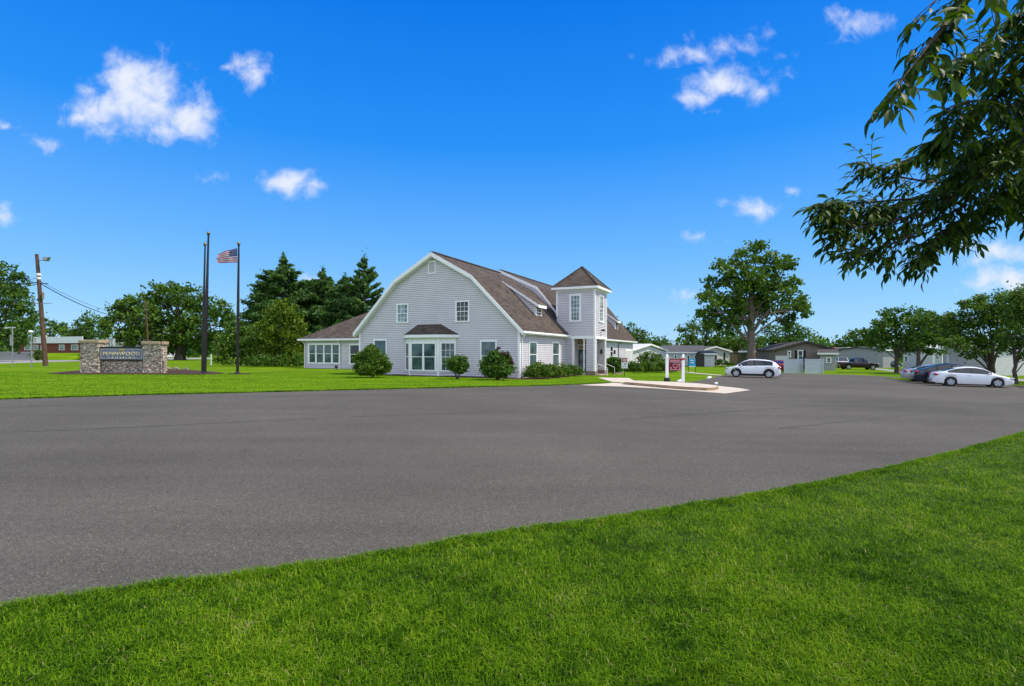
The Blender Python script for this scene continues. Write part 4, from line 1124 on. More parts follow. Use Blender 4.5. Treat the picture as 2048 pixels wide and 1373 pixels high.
    for wx, r in wheels:
        for s in (1, -1):
            wy = s * (Wd / 2 - .11)
            tp = [(r * .62, -.10), (r * .9, -.105), (r, -.07), (r, .07), (r * .9, .105), (r * .62, .10)]
            wh = MB().lathe(tp, (wx, wy, r), 'y', 28).build('wheel', M['tyre'], t, smooth=True)
            rm = MB()
            rm.lathe([(r * .70, .05), (r * .66, .112), (r * .60, .112), (r * .58, .06)], (wx, wy, r), 'y', 28) if s > 0 else rm.lathe([(r * .70, -.05), (r * .66, -.112), (r * .60, -.112), (r * .58, -.06)], (wx, wy, r), 'y', 28)
            rm.lathe([(r * .16, .0), (r * .17, s * .10), (r * .08, s * .108)], (wx, wy, r), 'y', 14)
            for k in range(spokes):
                a_ = 2 * math.pi * k / spokes + .3
                ca, sa = math.cos(a_), math.sin(a_)
                pts = []
                for rr_, hw in ((r * .1, .055), (r * .63, .075)):
                    for dd_ in (.075, .104):
                        for h in (-hw, hw): pts.append((wx + ca * rr_ - sa * h, wy + s * dd_, r + sa * rr_ + ca * h))
                a0_, a1_, a2_, a3_, b0_, b1_, b2_, b3_ = pts
                rm.hexa([a0_, a1_, b1_, b0_, a2_, a3_, b3_, b2_])
            rm.build('rim', M['rim'], wh)
            MB().lathe([(r * .64, s * .0), (r * .64, s * .05)], (wx, wy, r), 'y', 20).build('brake_disc', M['black'], wh)
    for s in (1, -1):
        wy = s * Wd / 2 * .74
        z = fb(x1 - .3) - .06
        MB().ball((x1 - .20, s * Wd / 2 * .78, z), 1, 10, 8, (.20, .14, .075)).build('headlight', M['clear_lens'], t, smooth=True)
        MB().ball((x0 + .12, s * Wd / 2 * .80, fb(x0 + .25) - .13), 1, 10, 8, (.16, .17, .085)).build('tail_light', M[tail], t, smooth=True)
        xm = xg[1] - .22
        m_ = MB(); m_.ball((xm, s * (Wd / 2 + .10), fb(xm) + .06), 1, 10, 8, (.07, .12, .075)); m_.tube([(xm, s * (Wd / 2 - .06), fb(xm) + .01), (xm, s * (Wd / 2 + .05), fb(xm) + .04)], .025, 6)
        m_.build('mirror', M[paint], t, smooth=True)
        for hx in ((pillars[0] + .18 if pillars else 0) - .32, (pillars[0] if pillars else 0) - 1.05):
            if hx > x0 + .7: MB().box(hx - .10, hx + .10, s * (Wd / 2 - .01), s * (Wd / 2 + .03), fb(hx) - .14, fb(hx) - .11).build('door_handle', M[paint], t)
    MB().box(x0 - .012, x0 + .02, -.26, .26, .62, .76).build('number_plate', M['signwhite'], t)
    MB().box(x1 - .10, x1 - .005, -.45, .45, .42, .58).build('grille', M['black'], t)
    return t

def bed_off(bed): return 0.0 if bed is None else bed

def park(t, px, py, heading, zoff=0.0):
    g = gp(px, py)
    c = Vector((g[0], g[1], zg(g[0])))
    t.location = c; t.rotation_euler = (0, 0, math.atan2(heading.y, heading.x))
    return t

def place(t, x, y, heading, sc=1.0):
    # sit on the sloping ground
    sl = (zg(x + 1.3 * heading.x) - zg(x - 1.3 * heading.x)) / 2.6
    t.location = (x, y, zg(x) + 0.012); t.scale = (sc, sc, sc)
    t.rotation_euler = (0, -math.atan(sl), math.atan2(heading.y, heading.x))
    return t

SED_B = [(-2.33, .50), (-2.30, .80), (-2.24, .98), (-1.9, 1.04), (-1.2, 1.01), (0, .965), (.9, .93), (1.5, .86), (2.05, .74), (2.28, .60), (2.34, .46)]
SED_R = [(-2.33, .5), (-2.24, .98), (-1.85, 1.05), (-1.45, 1.20), (-.95, 1.37), (-.35, 1.455), (.15, 1.45), (.6, 1.35), (1.0, 1.13), (1.32, .93), (2.34, .4)]
sedan = make_car('sedan', 'white four-door sedan parked with its nose under a tree, five-spoke wheels', 'carwhite', 4.67, 1.8, SED_B, SED_R, 2.70, .335, (-1.55, 1.05), (-.12, -1.02))
sx, sy = 32.4, 37.5
place(sedan, sx, sy, E1, .945)
dark = make_car('sedan', 'dark navy sedan parked close behind the white sedan', 'carnavy', 4.8, 1.84, [(x * 1.03, z * 1.04) for x, z in SED_B], [(x * 1.03, z * 1.06) for x, z in SED_R], 2.8, .345, (-1.6, 1.08), (-.12, -1.02), tail='red_lens')
place(dark, sx + E2.x * 3.3 - E1.x * .25, sy + E2.y * 3.3 - E1.y * .25, E1)
sil = make_car('sedan', 'silver car of which only the tail shows past the navy sedan', 'carsilver', 4.6, 1.78, SED_B, SED_R, 2.68, .33, (-1.5, 1.05), (-.12, -1.02))
place(sil, sx + E2.x * 6.7 - E1.x * .35, sy + E2.y * 6.7 - E1.y * .35, E1)
SUV_B = [(-2.32, .52), (-2.30, .85), (-2.24, 1.02), (-2.0, 1.14), (-1.0, 1.12), (0, 1.08), (.9, 1.04), (1.5, .99), (2.0, .88), (2.26, .70), (2.33, .5)]
SUV_R = [(-2.32, .5), (-2.24, 1.05), (-2.08, 1.22), (-1.88, 1.42), (-1.55, 1.56), (-.95, 1.64), (-.2, 1.67), (.3, 1.64), (.72, 1.50), (1.08, 1.26), (1.45, 1.03), (2.33, .5)]
suv = make_car('crossover', 'white crossover with black sills parked nose in beside the lawn', 'carwhite', 4.65, 1.86, SUV_B, SUV_R, 2.72, .365, (-1.66, 1.16), (-.18, -1.12), cladding=True)
place(suv, 21.6, 47.6, -E1, .97)
PK_B = [(-2.68, .55), (-2.66, 1.0), (-2.62, 1.14), (-1.0, 1.15), (-.9, 1.13), (0, 1.12), (1.0, 1.11), (1.9, 1.08), (2.4, 1.02), (2.6, .85), (2.66, .55)]
PK_R = [(-2.68, .5), (-2.6, 1.16), (-1.02, 1.17), (-.96, 1.3), (-.82, 1.72), (-.4, 1.85), (.3, 1.86), (.6, 1.74), (1.25, 1.12), (2.66, .5)]
pk = make_car('pickup_truck', 'dark maroon pickup truck parked on the grass side of a driveway', 'carmaroon', 5.3, 1.95, PK_B, PK_R, 3.4, .39, (-.85, 1.0), (.12,), bottom=.35)
pk['category'] = 'truck'
p_ = gx(1716, 82.0); place(pk, p_.x, p_.y, Vector((.985, -.17, 0)))
pw = make_car('pickup_truck', 'white pickup truck half hidden behind the taupe house', 'carwhite', 5.3, 1.95, PK_B, PK_R, 3.4, .39, (-.85, 1.0), (.12,), bottom=.35)
pw['category'] = 'truck'
p_ = gx(1684, 94.0); place(pw, p_.x, p_.y, Vector((-.35, -.93, 0)))
rc = make_car('parked_car', 'red car showing between the white crossover and the fence panels', 'carred', 4.5, 1.8, SED_B, SED_R, 2.7, .33, (-1.55, 1.05), (-.12, -1.02))
p_ = gx(1557, 66.0); place(rc, p_.x, p_.y, Vector((.55, .83, 0)))
nc = make_car('parked_car', 'dark car parked beyond the driveway in front of the white trailer', 'carnavy', 4.5, 1.8, SED_B, SED_R, 2.7, .33, (-1.55, 1.05), (-.12, -1.02))
p_ = gx(1778, 98.0); place(nc, p_.x, p_.y, Vector((.97, .22, 0)))
wc = make_car('parked_car', 'white car in the distance past the parking lot trees', 'carwhite', 4.5, 1.8, SED_B, SED_R, 2.7, .33, (-1.55, 1.05), (-.12, -1.02))
p_ = gx(2050, 75.0); place(wc, p_.x, p_.y, Vector((.9, .4, 0)))

# ------------------------------------------------------------------ trees and shrubs
def leaf_quads(P, size, flat=0.0, elong=1.7, droop=0.0):
    n = len(P)
    d = rng.normal(size=(n, 3)); d[:, 2] = d[:, 2] * (1 - flat) - droop
    d /= np.linalg.norm(d, axis=1)[:, None] + 1e-9
    r = rng.normal(size=(n, 3)); r[:, 2] *= 1.0
    w = np.cross(d, r); w /= np.linalg.norm(w, axis=1)[:, None] + 1e-9
    s = size * rng.uniform(0.6, 1.35, n)
    a = P - d * (s * 0.5)[:, None]; b = P + d * (s * 0.5)[:, None]
    h = (s / elong * 0.5)[:, None]
    V = np.stack([a, P + w * h + d * (s * .05)[:, None], b, P - w * h + d * (s * .05)[:, None]], 1).reshape(-1, 3)
    Fq = np.arange(n)[:, None] * 4 + np.array([[0, 1, 2, 3]])
    return V, Fq

def blob_points(c, r, n, clumps, thick=0.30, squash=(1, 1, 1)):
    """leaf positions: clumps crowded toward the shell of one bough, with gaps between them"""
    k = max(3, clumps)
    d = rng.normal(size=(k, 3)); d /= np.linalg.norm(d, axis=1)[:, None]
    rad = r * rng.uniform(0.35, 1.0, k) ** 0.7
    C = d * rad[:, None]
    pick = rng.integers(0, k, n)
    P = C[pick] + rng.normal(size=(n, 3)) * (r * thick * rng.uniform(.6, 1.3, k)[pick])[:, None] * np.array([1, 1, .7])
    return P * np.array(squash) + np.array(c)

def trunk_mesh(name, parent, material, base, top, r0, limbs, r1=None, bend=0.15):
    mb = MB()
    base, top = Vector(base), Vector(top)
    n = 7
    pts = []
    for i in range(n):
        t = i / (n - 1)
        p = base.lerp(top, t) + Vector((random.uniform(-1, 1), random.uniform(-1, 1), 0)) * bend * t * (1 - t) * 2
        pts.append(p)
    rr = [r0 * (1.45 if i == 0 else 1.0 - 0.45 * i / (n - 1)) for i in range(n)]
    pts[0].z -= 0.15
    mb.tube(pts, rr, 9)
    for (s, e, r) in limbs:
        p0 = base.lerp(top, s); e = Vector(e)
        m = p0.lerp(e, .5) + Vector((random.uniform(-.3, .3), random.uniform(-.3, .3), random.uniform(.0, .5)))
        mb.tube([p0, p0.lerp(m, .5) + Vector((0, 0, .1)), m, m.lerp(e, .6), e], [r, r * .85, r * .65, r * .4, r * .12], 6)
    return mb.build(name, M[material], parent, smooth=True)

def tree(label, px, Z, blobs, leaf, material, dens, trunk_r, trunk_top, bark='bark', group=None, name='tree', clump=9, depth=0.8, cat='tree', thick=0.3, elong=1.7, trunk_split=(0.25, 0.95), lean=0.0, base_py=None):
    """blobs: boughs of the crown as (px, py, radius in pixels) read at the tree's distance; they are spread in depth"""
    k = Z / F
    g = gx(px, Z)
    t = thing(name, label, cat, g, 0, group)
    pts, limbs = [], []
    for i, b in enumerate(blobs):
        bx, by, br = b[:3]
        dz = b[3] if len(b) > 3 else random.uniform(-1, 1) * depth
        r = br * k * (1.08 if trunk_r > 0 else 1.1)
        wide = max(abs(at(bx, by, Z).x - g.x), 1.0)
        dy = dz * 0.6 * wide + random.uniform(-.4, .4) * r
        c = at(bx, by, Z + dy) - g
        r *= (Z + dy) / Z
        n = int(dens * (br ** 1.7) * (1.15 if trunk_r > 0.1 else 1.25))
        pts.append(blob_points(c, r, n, int(clump + br / 4), thick))
        limbs.append((random.uniform(*trunk_split), tuple(c * 1.0), max(trunk_r * .35 * random.uniform(.6, 1.1), .03)))
    P = np.concatenate(pts)
    tp = Vector((lean, 0, at(px, trunk_top, Z).z - g.z))
    P = P[P[:, 2] > 0.15]
    V, Fq = leaf_quads(P, leaf, elong=elong)
    np_mesh('crown', V, Fq, M[material], t)
    if trunk_r > 0: trunk_mesh('trunk', t, bark, (0, 0, 0), tp, trunk_r, limbs)
    return t

def outline(pts, n, jit=6):
    """extra boughs filling between given ones"""
    out = list(pts)
    for _ in range(n):
        a, b = random.sample(pts, 2)
        f = random.random()
        out.append((a[0] + (b[0] - a[0]) * f + random.uniform(-jit, jit), a[1] + (b[1] - a[1]) * f + random.uniform(-jit, jit), (a[2] + b[2]) / 2 * random.uniform(.7, 1)))
    return out

# far end of the lot: the tall tree with the bare leaning limb
big = [(1508, 505, 20), (1480, 520, 20), (1540, 518, 20), (1448, 545, 22), (1425, 568, 16), (1500, 545, 30), (1545, 550, 26), (1575, 530, 14), (1420, 600, 20), (1455, 590, 28), (1500, 590, 32), (1550, 590, 28), (1590, 598, 22), (1605, 622, 14),
       (1412, 628, 14), (1445, 625, 22), (1480, 635, 20), (1530, 625, 22), (1570, 632, 18), (1585, 570, 14), (1440, 650, 12), (1512, 494, 10), (1577, 515, 9), (1465, 655, 14), (1575, 648, 9)]
big = [(x, y, r * 1.02) for x, y, r in big] + [(1495, 560, 18, -.5), (1520, 605, 18, -.6), (1478, 610, 16, -.6), (1540, 575, 14, -.6), (1460, 560, 14, -.4), (1420, 645, 11, -.3), (1598, 610, 12, -.4), (1402, 625, 9), (1612, 618, 8)]
tree('tall spreading broadleaf tree with bare grey trunk towering over the low trailer homes', 1502, 92, big, .62, 'leaf_oak', 2.3, .75, 585, bark='barklight', thick=.24, clump=10, depth=.7)
mid = [(1380, 665, 18), (1400, 655, 18), (1425, 662, 18), (1450, 672, 18), (1385, 685, 14), (1415, 685, 16), (1440, 688, 14), (1365, 690, 10)]
tree('rounded tree with bushy crown standing against the tall tree, over the white-gabled trailer', 1412, 112, mid, .6, 'leaf_oak', 2.4, .4, 670, clump=9)
mid2 = [(1545, 670, 20), (1570, 662, 22), (1595, 672, 20), (1615, 685, 16), (1530, 690, 16), (1560, 688, 18), (1590, 692, 16), (1625, 693, 9)]
tree('dark domed tree rising behind the taupe house', 1572, 112, mid2, .6, 'leaf_dark', 2.6, .4, 670, clump=9)
tree('small bushy tree in front of the tall tree trunk, over the tan garage', 1478, 108, [(1465, 680, 14), (1488, 672, 12), (1500, 690, 12), (1475, 692, 13), (1455, 692, 10), (1520, 685, 12)], .55, 'leaf_oak', 2.4, .25, 680)
for (lb, px, Z, bl, mt) in (
    ('bright green tree at the far end of the clubhouse roof', 1262, 110, [(1250, 672, 14), (1265, 664, 16), (1282, 674, 14), (1255, 690, 14), (1276, 690, 15), (1290, 686, 10)], 'leaf_shrub'),
    ('low round tree behind the trailer with the red roof', 1315, 125, [(1300, 688, 12), (1315, 684, 13), (1330, 690, 12), (1310, 696, 10), (1340, 697, 8)], 'leaf_oak'),
    ('tree tip showing just past the entry tower', 1222, 96, [(1218, 637, 10), (1224, 650, 14), (1232, 660, 14), (1212, 655, 14), (1225, 676, 14)], 'leaf_oak')):
    tree(lb, px, Z, bl, .5, mt, 2.8, .25, bl[0][1] + 4)
# parking lot trees: low forks and umbrella crowns
tA = [(1765, 640, 16), (1790, 632, 18), (1820, 630, 18), (1850, 632, 18), (1750, 662, 16), (1780, 660, 22), (1815, 658, 24), (1850, 660, 22), (1878, 650, 16), (1740, 684, 11), (1770, 685, 18), (1805, 688, 20), (1760, 652, 14), (1835, 690, 16)]
tree('umbrella-crowned lot tree with a forked trunk, by the driveway', 1793, 66, tA, .34, 'leaf_dark', 3.2, .24, 690, group=None, clump=10, thick=.26, base_py=746)
tB = [(1845, 640, 16), (1865, 650, 18), (1885, 640, 14), (1850, 672, 20), (1880, 675, 18), (1835, 690, 14), (1868, 694, 16), (1895, 662, 14)]
tree('lot tree with a thick upright fork, behind the dark sedan', 1838, 62, tB, .34, 'leaf_dark', 3.2, .26, 690, clump=10, thick=.26)
tC = [(1894, 652, 14), (1902, 638, 14), (1898, 678, 15), (1920, 640, 20), (1945, 620, 22), (1975, 612, 22), (2005, 606, 22), (1905, 665, 18), (1935, 662, 26), (1970, 655, 28), (2010, 650, 28), (1915, 690, 16), (1950, 695, 22), (1990, 690, 24), (1930, 610, 10), (1960, 602, 12), (2025, 625, 24), (1890, 680, 10)]
tree('broad leafy tree spreading over the white sedan, several stems from one base', 1984, 47, tC, .25, 'leaf_oak', 3.4, .26, 705, clump=11, thick=.26, trunk_split=(.1, .9))
tD = [(2035, 612, 24), (2060, 600, 30), (2100, 605, 34), (2045, 655, 26), (2085, 655, 34), (2130, 650, 34), (2025, 690, 18), (2060, 700, 24), (2100, 700, 26), (2140, 690, 24), (2048, 590, 14)]
tree('lot tree with slender dark trunk standing at the nose of the white sedan', 2031, 42.5, tD, .23, 'leaf_oak', 3.4, .17, 715, clump=11, thick=.26)
tree('distant round trees behind the driveway, darkest of the lot', 1712, 130, [(1680, 690, 10), (1700, 678, 14), (1722, 672, 15), (1742, 668, 15), (1690, 696, 10), (1716, 692, 12), (1740, 690, 14), (1668, 697, 6)], .65, 'leaf_dark', 3.0, .4, 680)

# left: big dark tree at the frame edge, the spreading oak, smaller ones along the road
tl = [(-30, 545, 34), (5, 548, 24), (28, 570, 22), (-10, 590, 36), (30, 605, 24), (48, 632, 18), (-20, 640, 36), (20, 650, 28), (40, 668, 20), (-70, 580, 44), (-60, 650, 44), (10, 685, 20), (52, 655, 10), (36, 552, 8), (44, 590, 8)]
tree('big dark tree at the roadside with wires running through it', -15, 92, tl, .55, 'leaf_dark', 2.7, .55, 600, clump=11, thick=.25)
for (lb, px, Z, bl, mt) in (
    ('thin-crowned tree behind the leaning utility pole', 100, 150, [(78, 640, 10), (96, 645, 10), (112, 650, 12), (122, 655, 10), (86, 664, 12), (104, 668, 12), (70, 655, 8)], 'leaf_dark'),
    ('pale green round tree above the long brick building', 138, 140, [(128, 664, 10), (140, 660, 11), (152, 668, 10), (134, 674, 10), (146, 676, 10)], 'leaf_shrub'),
    ('dark round tree between the brick building and the spreading oak', 178, 140, [(160, 648, 10), (176, 640, 13), (192, 648, 13), (165, 664, 12), (182, 662, 14), (198, 668, 14), (175, 676, 12)], 'leaf_dark')):
    tree(lb, px, Z, bl, .65, mt, 2.8, .3, bl[1][1] + 8)
oak = [(245, 618, 20), (270, 610, 20), (300, 606, 22), (325, 592, 22), (350, 585, 20), (380, 596, 24), (410, 608, 22), (440, 622, 20), (460, 640, 16), (225, 640, 18), (255, 642, 26), (290, 640, 30), (330, 625, 32), (370, 630, 32), (410, 640, 28), (445, 655, 20),
       (212, 655, 12), (235, 668, 20), (270, 672, 24), (310, 668, 28), (350, 668, 28), (395, 670, 26), (430, 680, 20), (290, 694, 18), (335, 695, 18), (400, 694, 16), (360, 690, 20), (318, 580, 10), (345, 574, 10)]
tree('wide spreading oak with short thick trunk on the lawn behind the stone sign', 360, 112, oak, .7, 'leaf_oak', 2.4, .9, 640, clump=10, thick=.25, depth=.6)

# conifers behind the wing
def conifer(label, px, Z, top, bot, half, dens, material='leaf_pine', up=0.25, gaps=0.3, leaf=.5, open_=1.0, cat='tree'):
    g = gx(px, Z); k = Z / F
    t = thing('pine_tree', label, cat, g)
    h = at(px, top, Z).z - g.z; zb = at(px, bot, Z).z - g.z
    mb = MB(); mb.tube([(0, 0, -.2), (0, 0, h * .5), (0.1, 0, h * .985)], [h * .022 + .12, h * .016 + .05, .03], 8)
    P = []
    z = zb
    while z < h:
        f = (z - zb) / (h - zb)
        R_ = half * k * (1 - f) ** 0.75 * (1.0 if f > .12 else .85) + .25
        nb = 8 if f < .85 else 5
        for b in range(nb):
            a_ = random.uniform(0, 2 * math.pi); l = R_ * random.uniform(.62, 1.08)
            if random.random() < gaps * .35: continue
            rise = up * (0.4 + f)
            e_ = Vector((math.cos(a_) * l, math.sin(a_) * l, z + l * rise))
            m_ = Vector((math.cos(a_) * l * .5, math.sin(a_) * l * .5, z + l * rise * .25 - .05 * l))
            mb.tube([(0, 0, z), m_, e_], [.07 + .02 * (1 - f), .05, .015], 4, cap=False)
            n = int(dens * l * 9)
            s = rng.uniform(.22, 1.06, n) ** .8
            c = np.outer((1 - s) ** 2, (0, 0, z)) + np.outer(2 * s * (1 - s), m_) + np.outer(s ** 2, e_)
            sp_ = (0.18 + .34 * (1 - np.abs(s - .6))) * l ** .5 * .42 * open_
            P.append(c + rng.normal(size=(n, 3)) * np.stack([sp_, sp_, sp_ * .42], 1))
        z += max((h - zb) * .043, .5) * random.uniform(.75, 1.2)
    P.append(rng.normal(size=(int(30 * dens), 3)) * (.18, .18, .6) + np.array((0.1, 0, h - .6)))
    V, Fq = leaf_quads(np.concatenate(P), leaf, flat=.3, elong=2.6, droop=-.12)
    np_mesh('crown', V, Fq, M[material], t)
    mb.build('trunk', M['bark'], t)
    return t
conifer('tallest pine with tiered boughs, behind the flagpole and the yellow-green tree', 566, 84, 518, 705, 100, 13, up=.18, leaf=.55, gaps=.25)
conifer('broad dark pine between the tallest pine and the spiky spruce', 645, 86, 546, 700, 84, 13, up=.22, leaf=.55, gaps=.2)
conifer('shorter pine filling in just off the wing roof', 688, 80, 558, 700, 66, 13, up=.22, leaf=.5, gaps=.15)
conifer('dark spiky spruce with upswept branches beside the gable rake', 728, 78, 520, 700, 62, 7, up=.5, leaf=.5, gaps=.55, open_=.7)
conifer('pine standing in the gap under the tallest pine, half hidden by shrubs', 528, 92, 594, 712, 62, 13, up=.2, leaf=.5, gaps=.15)
ygr = [(560, 622, 16), (580, 625, 16), (540, 632, 15), (598, 645, 14), (555, 650, 24), (585, 655, 22), (530, 660, 18), (607, 670, 12), (545, 685, 26), (580, 690, 26), (602, 700, 18), (520, 700, 20), (560, 715, 24), (595, 718, 20), (535, 718, 20), (568, 606, 9), (556, 608, 7)]
tree('yellow-green round-headed tree growing to the ground beside the wing', 562, 66, ygr, .34, 'leaf_bright', 3.6, .2, 640, clump=12, thick=.25, depth=.6)
shr = [(455, 690, 22), (480, 680, 24), (505, 690, 22), (445, 712, 16), (470, 712, 22), (500, 715, 22), (525, 718, 18), (490, 662, 12), (462, 668, 12), (515, 700, 18)]
tree('mounded dark green shrub mass between the flagpole and the yellow-green tree', 482, 67, shr, .3, 'leaf_shrub', 4.0, .12, 690, name='shrub', cat='shrub', clump=12, thick=.24, depth=.6)
low = [(545, 722, 14), (570, 724, 14), (595, 724, 13), (520, 724, 13), (500, 726, 12)]
tree('low dark shrubs along the foot of the yellow-green tree', 552, 63, low, .28, 'leaf_dark', 4.2, .08, 715, name='shrub', cat='shrub', clump=9, thick=.24, depth=.3)

# shrubs by the building
def shrub(label, px, Z, blobs, leaf, material, dens=9.0, group=None, stems=5, thick=.27, cat='shrub', elong=1.5):
    t = tree(label, px, Z, blobs, leaf, material, dens, 0.0, blobs[0][1], name='shrub', cat=cat, clump=14, thick=thick, depth=.5, group=group, elong=elong)
    mb = MB()
    for _ in range(stems):
        b = random.choice(blobs)
        e_ = at(b[0], b[1], Z) - t.location
        mb.tube([(random.uniform(-.12, .12), 0, -.05), tuple(e_ * .5 + Vector((0, 0, -.1))), tuple(e_)], [.035, .025, .01], 5)
    mb.build('stem', M['bark'], t)
    return t
shrub('large round bush with pointed top in front of the gable, covering a window', 744, 37.3, [(732, 714, 14), (752, 712, 15), (766, 723, 12), (721, 729, 13), (745, 730, 20), (765, 736, 13), (743, 701, 10), (742, 693, 4), (728, 741, 11), (756, 742, 12), (742, 742, 12), (717, 738, 8), (773, 738, 8)], .13, 'leaf_shrub', 17)
shrub('small vase-shaped bush under the bay window', 914, 35.6, [(905, 727, 11), (918, 724, 12), (926, 730, 9), (910, 735, 10), (922, 737, 9), (902, 733, 6)], .15, 'leaf_dark', 11, stems=12)
shrub('bushy green shrub with bronze-red tips by the corner of the gable', 993, 35.2, [(980, 722, 15), (1000, 724, 16), (1013, 730, 13), (975, 737, 14), (995, 740, 16), (1012, 742, 12), (988, 714, 10), (984, 748, 9), (1003, 748, 10)], .16, 'leaf_dark', 10)
red = bpy.data.objects['shrub.004' if 'shrub.004' in bpy.data.objects else 'shrub']
def add_tips(t, blobs, Z, leaf, material, dens):
    P = np.concatenate([blob_points(at(b[0], b[1], Z) - t.location, b[2] * Z / F, int(dens * b[2] ** 1.7 * .42), 6, .3) for b in blobs])
    V, Fq = leaf_quads(P, leaf, elong=1.5)
    np_mesh('bronze_leaves', V, Fq, M[material], t)
rs = [o for o in bpy.data.objects if o.get('label', '').startswith('bushy green shrub with bronze')][0]
add_tips(rs, [(996, 707, 7), (1008, 712, 8), (1018, 716, 6), (995, 698, 4), (1015, 708, 4), (1022, 726, 5)], 35.2, .15, 'leaf_red', 10)
for i, (px, py, r, Z, lb) in enumerate(((1076, 744, 17, 37.6, 'clipped hedge shrub at the near end of the row, below the first long-side window'), (1100, 746, 16, 39.3, 'second hedge shrub along the long wall, next to the near end one'),
                                     (1122, 746, 15, 41.2, 'lighter hedge shrub between the long-side windows and the porch'), (1145, 746, 14, 43.0, 'hedge shrub closest to the porch on the long wall'))):
    bl = [(px - r * .7, py, r * .8), (px + r * .7, py, r * .8), (px, py - r * .3, r * .8), (px - r * .5, py + r * .35, r * .6), (px + r * .5, py + r * .35, r * .6), (px - r * 1.0, py + r * .3, r * .5)]
    shrub(lb, px, Z, bl, .13, 'leaf_shrub' if i != 3 else 'leaf_dark', 12, group='hedge shrubs along the long wall', stems=3)
shrub('dark rounded shrub by the red and white yard sign, next to the porch steps', 1228, 50, [(1222, 727, 10), (1234, 727, 10), (1228, 722, 8), (1220, 738, 10), (1236, 739, 10), (1228, 742, 10), (1228, 734, 10)], .17, 'leaf_dark', 11)
for i, (px, Z, lb) in enumerate(((1268, 53.5, 'low hedge segment just behind the yard sign'), (1291, 54.5, 'middle segment of the low hedge between yard sign and kerb island'), (1316, 55.5, 'low hedge segment seen through the white posts of the maroon sign'), (1340, 57.0, 'last low hedge segment past the maroon sign'))):
    bl = [(px - 8, 736, 9), (px + 8, 736, 9), (px, 734, 9), (px - 8, 743, 8), (px + 8, 743, 8), (px, 744, 8)]
    shrub(lb, px, Z, bl, .18, 'leaf_shrub', 10, group='low hedge along the far lawn', stems=2)
shrub('loose open shrub rising above the low hedge, behind it', 1300, 62, [(1285, 718, 9), (1298, 714, 10), (1312, 718, 10), (1322, 722, 7), (1292, 726, 9), (1308, 727, 9), (1320, 729, 6)], .2, 'leaf_shrub', 7, stems=8)
shrub('bushes under the windows of the white-gabled trailer', 1440, 98, [(1428, 727, 6), (1440, 726, 6), (1452, 727, 6), (1462, 729, 5)], .3, 'leaf_dark', 10, stems=2)
# a wood far off all round the horizon
P = []
for _ in range(900):
    a_ = random.uniform(-68, 68); D = random.uniform(190, 300)
    c = (D * math.sin(R(a_)), D * math.cos(R(a_)), random.uniform(0.5, 5.5) if abs(a_) < 50 else random.uniform(.5, 7))
    P.append(blob_points(c, random.uniform(2.5, 4.5), 46, 7, .3))
V, Fq = leaf_quads(np.concatenate(P), 1.5)
tag(np_mesh('far_woods', V, Fq, M['leaf_dark']), kind='stuff')

# ------------------------------------------------------------------ stone entrance sign
def facing(px, Z):
    """yaw of something that faces the camera side, and its ground point"""
    return gx(px, Z)
ZS = 43.5
g = gx(247, ZS); k = ZS / F
sg = thing('entrance_sign', 'low stone wall sign between two capped stone piers, with gold letters on a slate panel', 'sign', g, 0)
def sx_(px): return (px - 247) * k
zt = lambda py: at(247, py, ZS).z - g.z
pl0, pl1, pr0, pr1 = sx_(169), sx_(205), sx_(293), sx_(326)
def stone_box(x0, x1, y0, y1, z0, z1, name, wob=.03):
    bm = bmesh.new(); bmesh.ops.create_cube(bm, size=1)
    for v in bm.verts: v.co = Vector(((x0 + x1) / 2 + v.co.x * (x1 - x0), (y0 + y1) / 2 + v.co.y * (y1 - y0), (z0 + z1) / 2 + v.co.z * (z1 - z0)))
    bmesh.ops.subdivide_edges(bm, edges=bm.edges[:], cuts=14, use_grid_fill=True)
    from mathutils import noise
    for v in bm.verts:
        n_ = noise.cell_vector(Vector((v.co.x * 2.6, v.co.y * 2.6, v.co.z * 6)))
        v.co += (n_ - Vector((.5, .5, .5))) * wob * 2 * Vector((1, 1, .3)).to_tuple().__len__() / 3
    me = bpy.data.meshes.new(name); bm.to_mesh(me); bm.free(); me.materials.append(M['stone'])
    o = bpy.data.objects.new(name, me); COL.objects.link(o); o.parent = sg
    return o
z_top, zc0 = zt(680.5), zt(687)
stone_box(pl0, pl1, -.45, .55, -.25, zc0, 'pier'); stone_box(pr0, pr1, -.45, .55, -.25, zt(690), 'pier')
stone_box(pl1 + .02, pr0 - .02, -.12, .35, -.25, zt(696), 'stone_wall')
for a_, b_, z0_, z1_ in ((pl0, pl1, zc0, z_top), (pr0, pr1, zt(690), zt(683.5))):
    c = MB(); c.box(a_ - .09, b_ + .09, -.55, .65, z0_ + .003, z1_); c.build('cap_stone', mat('tan_cap_stone', (.36, .28, .18), .85, .2, 3, .3, 20), sg, bevel=.05)
p0, p1, q0, q1 = sx_(203), sx_(294.5), zt(721.5), zt(695)
c = MB(); c.box(p0, p1, -.30, -.14, q0, q1 + .05); fr_ = c.build('sign_frame', M['black'], sg, bevel=.015)
c = MB(); c.box(p0 + .09, p1 - .09, -.335, -.302, q0 + .09, q1 - .09); pn = c.build('sign_panel', M['signblue'], sg)
c = MB()
for (a_, b_, c0, c1) in ((p0 + .2, p1 - .2, q0 + .17, q0 + .185), (p0 + .2, p1 - .2, q1 - .185, q1 - .17)): c.box(a_, b_, -.345, -.336, c0, c1)
for a_ in (p0 + .2, p1 - .215): c.box(a_, a_ + .015, -.345, -.336, q0 + .185, q1 - .185)
c.build('border_line', M['gold'], pn)
RX = Matrix.Rotation(R(90), 4, 'X')
xm = (p0 + p1) / 2
text('PENNWOOD', .40, M['gold'], pn, Matrix.Translation((xm, -.345, zt(708))) @ RX, sx=1.18, spacing=1.12, ext=.01)
